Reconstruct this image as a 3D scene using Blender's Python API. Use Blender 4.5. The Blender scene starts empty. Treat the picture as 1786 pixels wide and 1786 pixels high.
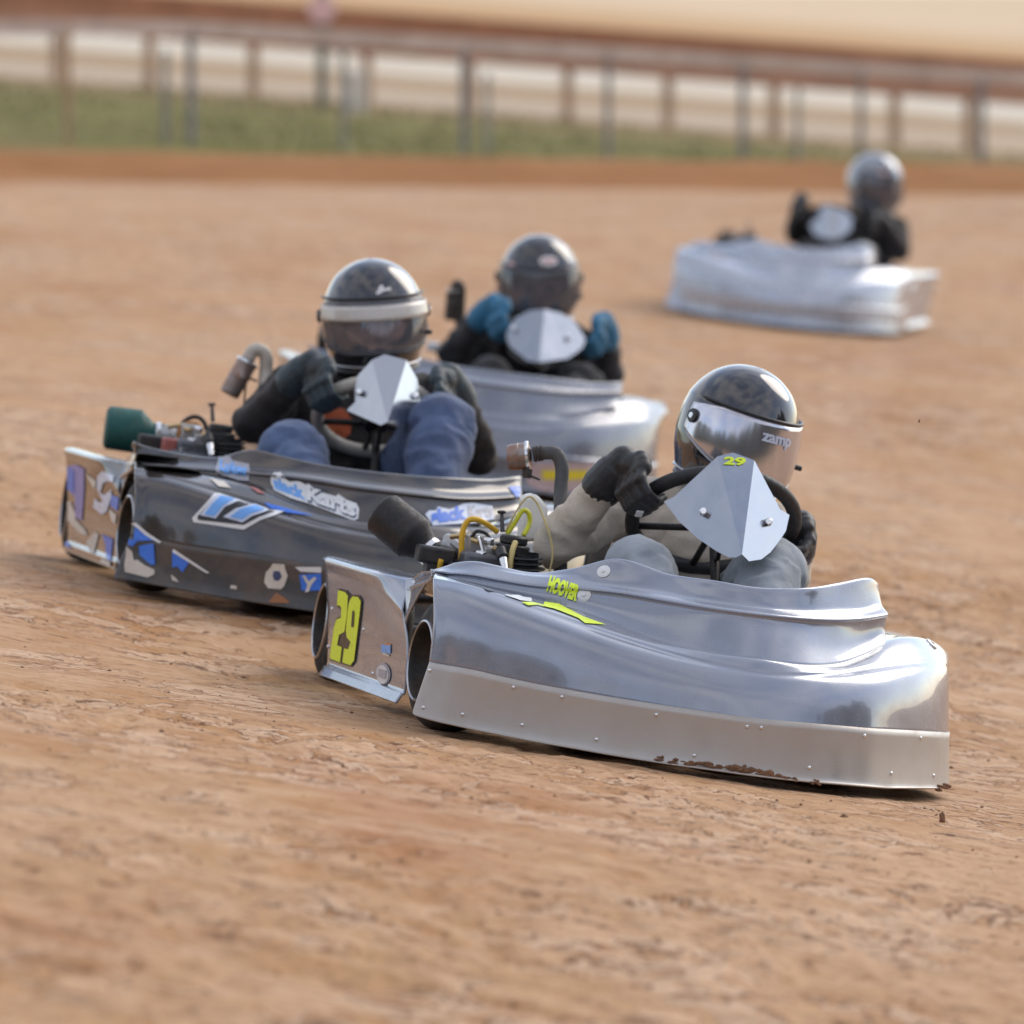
import bpy, bmesh, math, random
import numpy as np
from mathutils import Vector, Matrix, noise
from mathutils.bvhtree import BVHTree
R = math.radians
PI = math.pi
scene = bpy.context.scene
COL = scene.collection
rnd = random.Random(7)

# ------------------------------------------------------------------ camera
cam_d = bpy.data.cameras.new('camera')
cam = bpy.data.objects.new('camera', cam_d)
COL.objects.link(cam)
cam.location = (0, 0, 1.6)
cam.rotation_euler = (R(90 - 5.271), 0, 0)
cam_d.sensor_width = 36
cam_d.lens = 36 * 10200 / 1786
cam_d.clip_start = 0.5
cam_d.clip_end = 3000
cam_d.dof.use_dof = True
cam_d.dof.focus_distance = 12.25
cam_d.dof.aperture_fstop = 4.1
scene.camera = cam

# ------------------------------------------------------------------ world, sun, exposure
SUN_EL, SUN_AZ = 35.0, 46.0          # azimuth clockwise from +Y (view direction)
world = bpy.data.worlds.new('World')
scene.world = world
world.use_nodes = True
wn = world.node_tree
wn.nodes.clear()
w_out = wn.nodes.new('ShaderNodeOutputWorld')
w_bg = wn.nodes.new('ShaderNodeBackground')
w_sky = wn.nodes.new('ShaderNodeTexSky')
w_sky.sky_type = 'NISHITA'
w_sky.sun_disc = False
w_sky.sun_elevation = R(SUN_EL)
w_sky.sun_rotation = R(SUN_AZ)
w_sky.dust_density = 0.6
w_sky.ozone_density = 1.2
w_bg.inputs['Strength'].default_value = 0.14
# broken cloud over the blue
w_tc = wn.nodes.new('ShaderNodeTexCoord')
w_map = wn.nodes.new('ShaderNodeMapping')
w_map.inputs['Scale'].default_value = (1.0, 1.0, 2.6)
w_map.inputs['Location'].default_value = (8.8, -3.0, 2.0)
w_noise = wn.nodes.new('ShaderNodeTexNoise')
w_noise.inputs['Scale'].default_value = 2.3
w_noise.inputs['Detail'].default_value = 7
w_noise.inputs['Roughness'].default_value = 0.56
w_ramp = wn.nodes.new('ShaderNodeValToRGB')
w_ramp.color_ramp.elements[0].position = 0.42
w_ramp.color_ramp.elements[1].position = 0.80
w_ramp.color_ramp.elements[0].color = (0.16, 0.16, 0.16, 1)          # thin veil of high cloud
w_mix = wn.nodes.new('ShaderNodeMix')
w_mix.data_type = 'RGBA'
w_mix.inputs['B'].default_value = (7.0, 6.7, 6.5, 1)
wn.links.new(w_tc.outputs['Generated'], w_map.inputs['Vector'])
wn.links.new(w_map.outputs['Vector'], w_noise.inputs['Vector'])
wn.links.new(w_noise.outputs['Fac'], w_ramp.inputs['Fac'])
wn.links.new(w_ramp.outputs['Color'], w_mix.inputs['Factor'])
wn.links.new(w_sky.outputs['Color'], w_mix.inputs['A'])
wn.links.new(w_mix.outputs['Result'], w_bg.inputs['Color'])
wn.links.new(w_bg.outputs['Background'], w_out.inputs['Surface'])

sun_d = bpy.data.lights.new('sun', 'SUN')
sun_d.energy = 1.0
sun_d.angle = R(38)
sun_d.color = (1.0, 0.90, 0.76)
sun = bpy.data.objects.new('sun', sun_d)
COL.objects.link(sun)
sd = Vector((math.sin(R(SUN_AZ)) * math.cos(R(SUN_EL)), math.cos(R(SUN_AZ)) * math.cos(R(SUN_EL)), math.sin(R(SUN_EL))))
sun.rotation_euler = sd.to_track_quat('Z', 'Y').to_euler()

vs = scene.view_settings
vs.view_transform = 'Standard'
vs.look = 'None'
vs.exposure = 0.68
vs.gamma = 1
vs.use_curve_mapping = False
scene.cycles.use_denoising = True
scene.cycles.max_bounces = 8

# ------------------------------------------------------------------ materials
MATS = {}
def new_mat(name):
    m = bpy.data.materials.new(name)
    m.use_nodes = True
    nt = m.node_tree
    b = nt.nodes['Principled BSDF']
    MATS[name] = m
    return m, nt, b
def setp(b, **k):
    for a, v in k.items():
        b.inputs[a.replace('_', ' ')].default_value = v
def rgb(c): return (c[0], c[1], c[2], 1)
def noise_node(nt, scale, detail=4, rough=0.5, vec=None, mscale=None, dist=0):
    tc = nt.nodes.new('ShaderNodeTexCoord')
    src = tc.outputs['Object']
    if mscale:
        mp = nt.nodes.new('ShaderNodeMapping')
        mp.inputs['Scale'].default_value = mscale
        nt.links.new(src, mp.inputs['Vector'])
        src = mp.outputs['Vector']
    n = nt.nodes.new('ShaderNodeTexNoise')
    n.inputs['Scale'].default_value = scale
    n.inputs['Detail'].default_value = detail
    n.inputs['Roughness'].default_value = rough
    n.inputs['Distortion'].default_value = dist
    nt.links.new(src, n.inputs['Vector'])
    return n.outputs['Fac']
def ramp(nt, fac, stops):
    r = nt.nodes.new('ShaderNodeValToRGB')
    e = r.color_ramp.elements
    while len(e) < len(stops): e.new(0.5)
    for i, (p, c) in enumerate(stops):
        e[i].position = p
        e[i].color = rgb(c) if hasattr(c, '__len__') else (c, c, c, 1)
    nt.links.new(fac, r.inputs['Fac'])
    return r.outputs['Color']
def mixc(nt, fac, a, b):
    m = nt.nodes.new('ShaderNodeMix')
    m.data_type = 'RGBA'
    for s, v in (('Factor', fac), ('A', a), ('B', b)):
        if hasattr(v, 'is_output'): nt.links.new(v, m.inputs[s])
        elif s == 'Factor': m.inputs[s].default_value = v
        else: m.inputs[s].default_value = rgb(v)
    return m.outputs['Result']
def bump(nt, b, h, strength, dist, prev=None):
    n = nt.nodes.new('ShaderNodeBump')
    n.inputs['Strength'].default_value = strength
    n.inputs['Distance'].default_value = dist
    nt.links.new(h, n.inputs['Height'])
    if prev is not None: nt.links.new(prev, n.inputs['Normal'])
    nt.links.new(n.outputs['Normal'], b.inputs['Normal'])
    return n.outputs['Normal']
CLAY = (0.36, 0.205, 0.10)
def simple(name, col, rough=0.5, metal=0.0, coat=0.0, dust=0.0, var=0.15, scale=14, bumps=0.0, spec=0.5):
    """base colour with mottled variation, dust of track clay, optional fine relief"""
    m, nt, b = new_mat(name)
    f = noise_node(nt, scale, 5, 0.6)
    lo = tuple(c * (1 - var) for c in col)
    hi = tuple(min(1, c * (1 + var)) for c in col)
    c = ramp(nt, f, [(0.3, lo), (0.7, hi)])
    rr = ramp(nt, noise_node(nt, scale * 2.3, 4, 0.6), [(0.3, max(0.02, rough * 0.75)), (0.72, min(1, rough * 1.3 + 0.02))])
    if dust > 0:
        d = ramp(nt, noise_node(nt, scale * 0.7, 8, 0.68), [(0.44, 0.0), (0.8, dust)])
        c = mixc(nt, d, c, CLAY)
        mm = nt.nodes.new('ShaderNodeMath'); mm.operation = 'MULTIPLY'
        iv = nt.nodes.new('ShaderNodeMath'); iv.operation = 'SUBTRACT'
        iv.inputs[0].default_value = 1; nt.links.new(d, iv.inputs[1])
        nt.links.new(iv.outputs[0], mm.inputs[0]); mm.inputs[1].default_value = metal
        nt.links.new(mm.outputs[0], b.inputs['Metallic'])
        ad = nt.nodes.new('ShaderNodeMath'); ad.operation = 'ADD'
        nt.links.new(rr, ad.inputs[0]); nt.links.new(d, ad.inputs[1]); ad.use_clamp = True
        rr = ad.outputs[0]
    else:
        b.inputs['Metallic'].default_value = metal
    nt.links.new(c, b.inputs['Base Color'])
    nt.links.new(rr, b.inputs['Roughness'])
    b.inputs['Specular IOR Level'].default_value = spec
    if coat:
        b.inputs['Coat Weight'].default_value = coat
        b.inputs['Coat Roughness'].default_value = 0.04
    if bumps:
        bump(nt, b, noise_node(nt, scale * 5, 5, 0.6), bumps, 0.004)
    return m

# painted bodywork: low ripple of the moulded panel, a little dust
def paint(name, col, metal, rough, coat, dust):
    m = simple(name, col, rough, metal, coat, dust, var=0.05, scale=9)
    nt = m.node_tree
    b = nt.nodes['Principled BSDF']
    n = nt.nodes.new('ShaderNodeBump')
    n.inputs['Strength'].default_value = 0.05
    n.inputs['Distance'].default_value = 0.005
    nt.links.new(noise_node(nt, 7, 2, 0.5), n.inputs['Height'])
    nt.links.new(n.outputs['Normal'], b.inputs['Normal'])
    if coat: nt.links.new(n.outputs['Normal'], b.inputs['Coat Normal'])
    return m
paint('silver_paint', (0.29, 0.315, 0.375), 0.42, 0.22, 0.9, 0.08)
paint('black_paint', (0.055, 0.053, 0.056), 0.35, 0.12, 0.8, 0.22)
paint('pewter_paint', (0.20, 0.215, 0.255), 0.42, 0.26, 0.5, 0.03)
paint('bright_silver_paint', (0.46, 0.49, 0.555), 0.45, 0.26, 0.5, 0.0)
simple('satin_skirt', (0.50, 0.475, 0.445), 0.34, 0.30, 0, 0.25, 0.05, 6)
simple('black_skirt', (0.07, 0.068, 0.068), 0.38, 0.25, 0.2, 0.45, 0.1, 10)
simple('tyre_rubber', (0.020, 0.019, 0.018), 0.75, 0, 0, 0.12, 0.2, 20, 0.25)
simple('rim_metal', (0.022, 0.021, 0.021), 0.5, 0.3, 0, 0.2, 0.15, 25)
simple('rim_edge', (0.50, 0.50, 0.52), 0.28, 0.9, 0, 0.15, 0.1, 25)
simple('black_metal', (0.028, 0.028, 0.03), 0.42, 0.5, 0, 0.15, 0.2, 25)
simple('black_plastic', (0.018, 0.018, 0.019), 0.45, 0, 0, 0.12, 0.2, 30, 0.08)
simple('cast_aluminium', (0.42, 0.41, 0.40), 0.40, 0.9, 0, 0.25, 0.2, 30, 0.15)
simple('engine_grey', (0.13, 0.135, 0.15), 0.45, 0.6, 0, 0.2, 0.2, 30, 0.1)
simple('polished_aluminium', (0.43, 0.445, 0.475), 0.17, 1.0, 0, 0.06, 0.03, 8)
simple('brass_fitting', (0.55, 0.40, 0.20), 0.35, 0.9, 0, 0.1, 0.1, 40)
simple('filter_black', (0.016, 0.015, 0.016), 0.55, 0, 0, 0.10, 0.15, 40, 0.2)
simple('filter_green', (0.010, 0.095, 0.085), 0.6, 0, 0, 0.10, 0.15, 40, 0.25)
simple('hose_yellow', (0.80, 0.46, 0.03), 0.35, 0, 0, 0.08, 0.08, 40)
simple('hose_lime', (0.72, 0.70, 0.04), 0.35, 0, 0, 0.05, 0.08, 40)
simple('hose_brown', (0.42, 0.17, 0.03), 0.4, 0, 0, 0.1, 0.1, 40)
simple('hose_pale', (0.60, 0.46, 0.17), 0.4, 0, 0, 0.1, 0.1, 40)
simple('pipe_wrap', (0.085, 0.088, 0.092), 0.62, 0.2, 0, 0.18, 0.15, 30, 0.2)
simple('pipe_cream', (0.56, 0.50, 0.43), 0.5, 0.2, 0, 0.2, 0.12, 30, 0.1)
simple('pipe_dark', (0.06, 0.052, 0.048), 0.6, 0.3, 0, 0.2, 0.2, 30, 0.2)
def muffler_mat(name, a, bcol):
    m, nt, b = new_mat(name)
    c = ramp(nt, noise_node(nt, 22, 5, 0.6, mscale=(1, 1, 1)), [(0.36, a), (0.62, bcol)])
    nt.links.new(c, b.inputs['Base Color'])
    setp(b, Metallic=0.6, Roughness=0.42)
    return m
muffler_mat('muffler_metal', (0.30, 0.15, 0.09), (0.34, 0.30, 0.28))
simple('seat_shell', (0.05, 0.05, 0.052), 0.4, 0.1, 0, 0.15, 0.1, 12)
simple('wheel_grip_black', (0.02, 0.02, 0.022), 0.55, 0, 0, 0.05, 0.15, 40, 0.15)
simple('wheel_grip_beige', (0.50, 0.46, 0.40), 0.55, 0, 0, 0.12, 0.1, 40, 0.15)
simple('bolt_metal', (0.78, 0.78, 0.79), 0.25, 0.9, 0, 0.0, 0.05, 60)
simple('washer_white', (0.78, 0.78, 0.78), 0.4, 0.2, 0, 0.0, 0.05, 60)
simple('mud', (0.22, 0.115, 0.06), 0.9, 0, 0, 0, 0.35, 60, 0.5)
STK = dict(lime=(0.80, 1.0, 0.04), white=(0.80, 0.80, 0.80), black=(0.02, 0.02, 0.022), amber=(0.72, 0.45, 0.05), skyblue=(0.17, 0.42, 0.88),
           paleblue=(0.64, 0.70, 0.84), blue=(0.05, 0.19, 0.74), navy=(0.03, 0.06, 0.16), cream=(0.70, 0.64, 0.56), grey=(0.42, 0.42, 0.47),
           dullred=(0.40, 0.12, 0.10), periwinkle=(0.22, 0.23, 0.58), rust=(0.36, 0.15, 0.06), mauve=(0.44, 0.35, 0.36), dullyellow=(0.66, 0.56, 0.03),
           orange=(0.62, 0.25, 0.08), pink=(0.75, 0.48, 0.45))
for k_, c_ in STK.items():
    torn = k_ in ('cream', 'rust', 'navy', 'mauve')
    simple('sticker_' + k_, c_, 0.5 if torn else 0.30, 0, 0, 0.30 if torn else 0.06, 0.12 if torn else 0.03, 18, 0)
def cloth(name, col, var=0.25, rough=0.85, weave=900, scale=9, dust=0.12):
    m, nt, b = new_mat(name)
    c = ramp(nt, noise_node(nt, scale, 6, 0.62), [(0.3, tuple(x * (1 - var) for x in col)), (0.7, tuple(min(1, x * (1 + var)) for x in col))])
    if dust: c = mixc(nt, ramp(nt, noise_node(nt, scale * 1.7, 7, 0.7), [(0.5, 0), (0.85, dust)]), c, CLAY)
    nt.links.new(c, b.inputs['Base Color'])
    setp(b, Roughness=rough)
    b.inputs['Sheen Weight'].default_value = 0.12
    p = bump(nt, b, noise_node(nt, 16, 4, 0.55, dist=1.0), 0.45, 0.012)
    bump(nt, b, noise_node(nt, weave, 2, 0.5), 0.25, 0.001, p)
    return m
cloth('khaki_cotton', (0.56, 0.485, 0.395), 0.16)
cloth('grey_denim', (0.32, 0.345, 0.375), 0.14)
cloth('blue_denim', (0.075, 0.108, 0.20), 0.42, scale=7)
cloth('black_jacket', (0.020, 0.017, 0.017), 0.3)
cloth('charcoal_suit', (0.028, 0.026, 0.028), 0.3)
cloth('dark_shoe', (0.02, 0.02, 0.02), 0.2)
cloth('orange_shirt', (0.50, 0.11, 0.04), 0.2)
cloth('black_glove', (0.016, 0.016, 0.018), 0.3, 0.48)
cloth('teal_glove', (0.022, 0.040, 0.050), 0.4, 0.55)
cloth('blue_glove', (0.03, 0.17, 0.30), 0.3, 0.7)
cloth('dark_knit', (0.03, 0.022, 0.018), 0.3)
m, nt, b = new_mat('skin')
nt.links.new(ramp(nt, noise_node(nt, 30, 4, 0.5), [(0.3, (0.64, 0.37, 0.29)), (0.7, (0.74, 0.46, 0.37))]), b.inputs['Base Color'])
setp(b, Roughness=0.5)
simple('eye_dark', (0.03, 0.02, 0.02), 0.15, 0, 0, 0, 0.05, 40)
paint('helmet_black', (0.050, 0.050, 0.056), 0.55, 0.10, 1.0, 0.05)
paint('helmet_grey', (0.05, 0.05, 0.055), 0.5, 0.14, 0.8, 0.06)
paint('helmet_silver', (0.30, 0.315, 0.345), 0.6, 0.15, 0.5, 0.05)
simple('helmet_trim', (0.02, 0.02, 0.022), 0.35, 0, 0, 0, 0.1, 40)
simple('trim_chrome', (0.40, 0.40, 0.42), 0.22, 0.9, 0, 0.1, 0.05, 40)
simple('helmet_lining', (0.10, 0.095, 0.09), 0.9, 0, 0, 0, 0.2, 40)
m, nt, b = new_mat('mirror_visor')
f = noise_node(nt, 3.0, 3, 0.5, mscale=(6, 1, 0.6))
nt.links.new(ramp(nt, f, [(0.3, (0.46, 0.43, 0.48)), (0.7, (0.74, 0.73, 0.76))]), b.inputs['Base Color'])
setp(b, Metallic=0.80, Roughness=0.15)
def tint_visor(name, col, mixf):
    m, nt, b = new_mat(name)
    out = nt.nodes['Material Output']
    setp(b, Roughness=0.08, Metallic=0.35)
    b.inputs['Base Color'].default_value = rgb((0.30, 0.30, 0.33))
    b.inputs['Specular IOR Level'].default_value = 0.8
    tr = nt.nodes.new('ShaderNodeBsdfTransparent')
    tr.inputs['Color'].default_value = rgb(col)
    mx = nt.nodes.new('ShaderNodeMixShader')
    mx.inputs['Fac'].default_value = mixf
    nt.links.new(tr.outputs[0], mx.inputs[1])
    nt.links.new(b.outputs[0], mx.inputs[2])
    nt.links.new(mx.outputs[0], out.inputs['Surface'])
tint_visor('clear_visor', (0.97, 0.96, 0.96), 0.30)
tint_visor('smoke_visor', (0.80, 0.78, 0.78), 0.36)
simple('visor_strip', (0.62, 0.58, 0.53), 0.25, 0.1, 0, 0, 0.05, 15)
simple('post_grey', (0.26, 0.235, 0.235), 0.6, 0.3, 0, 0.2, 0.2, 6)
simple('post_pale', (0.30, 0.28, 0.25), 0.6, 0.2, 0, 0.2, 0.2, 6)
simple('rail_mauve', (0.47, 0.35, 0.31), 0.55, 0.3, 0, 0.3, 0.15, 3)
simple('barrier_rust', (0.52, 0.26, 0.16), 0.8, 0.1, 0, 0.25, 0.2, 2)
simple('barrier_dark_rust', (0.42, 0.18, 0.095), 0.85, 0, 0, 0.15, 0.2, 2)  # darker red-brown of the upper board
simple('post_brown', (0.46, 0.29, 0.175), 0.8, 0.0, 0, 0.25, 0.2, 3)
simple('sign_face', (0.85, 0.50, 0.48), 0.5, 0, 0, 0, 0.05, 5)
simple('sign_pole', (0.10, 0.11, 0.08), 0.6, 0, 0, 0.1, 0.1, 5)
simple('wire_galv', (0.30, 0.30, 0.30), 0.5, 0.8, 0, 0, 0.1, 5)
simple('white_plastic', (0.78, 0.76, 0.72), 0.35, 0, 0, 0.08, 0.05, 10)
simple('white_post', (0.60, 0.57, 0.52), 0.5, 0, 0, 0.1, 0.1, 5)

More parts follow.
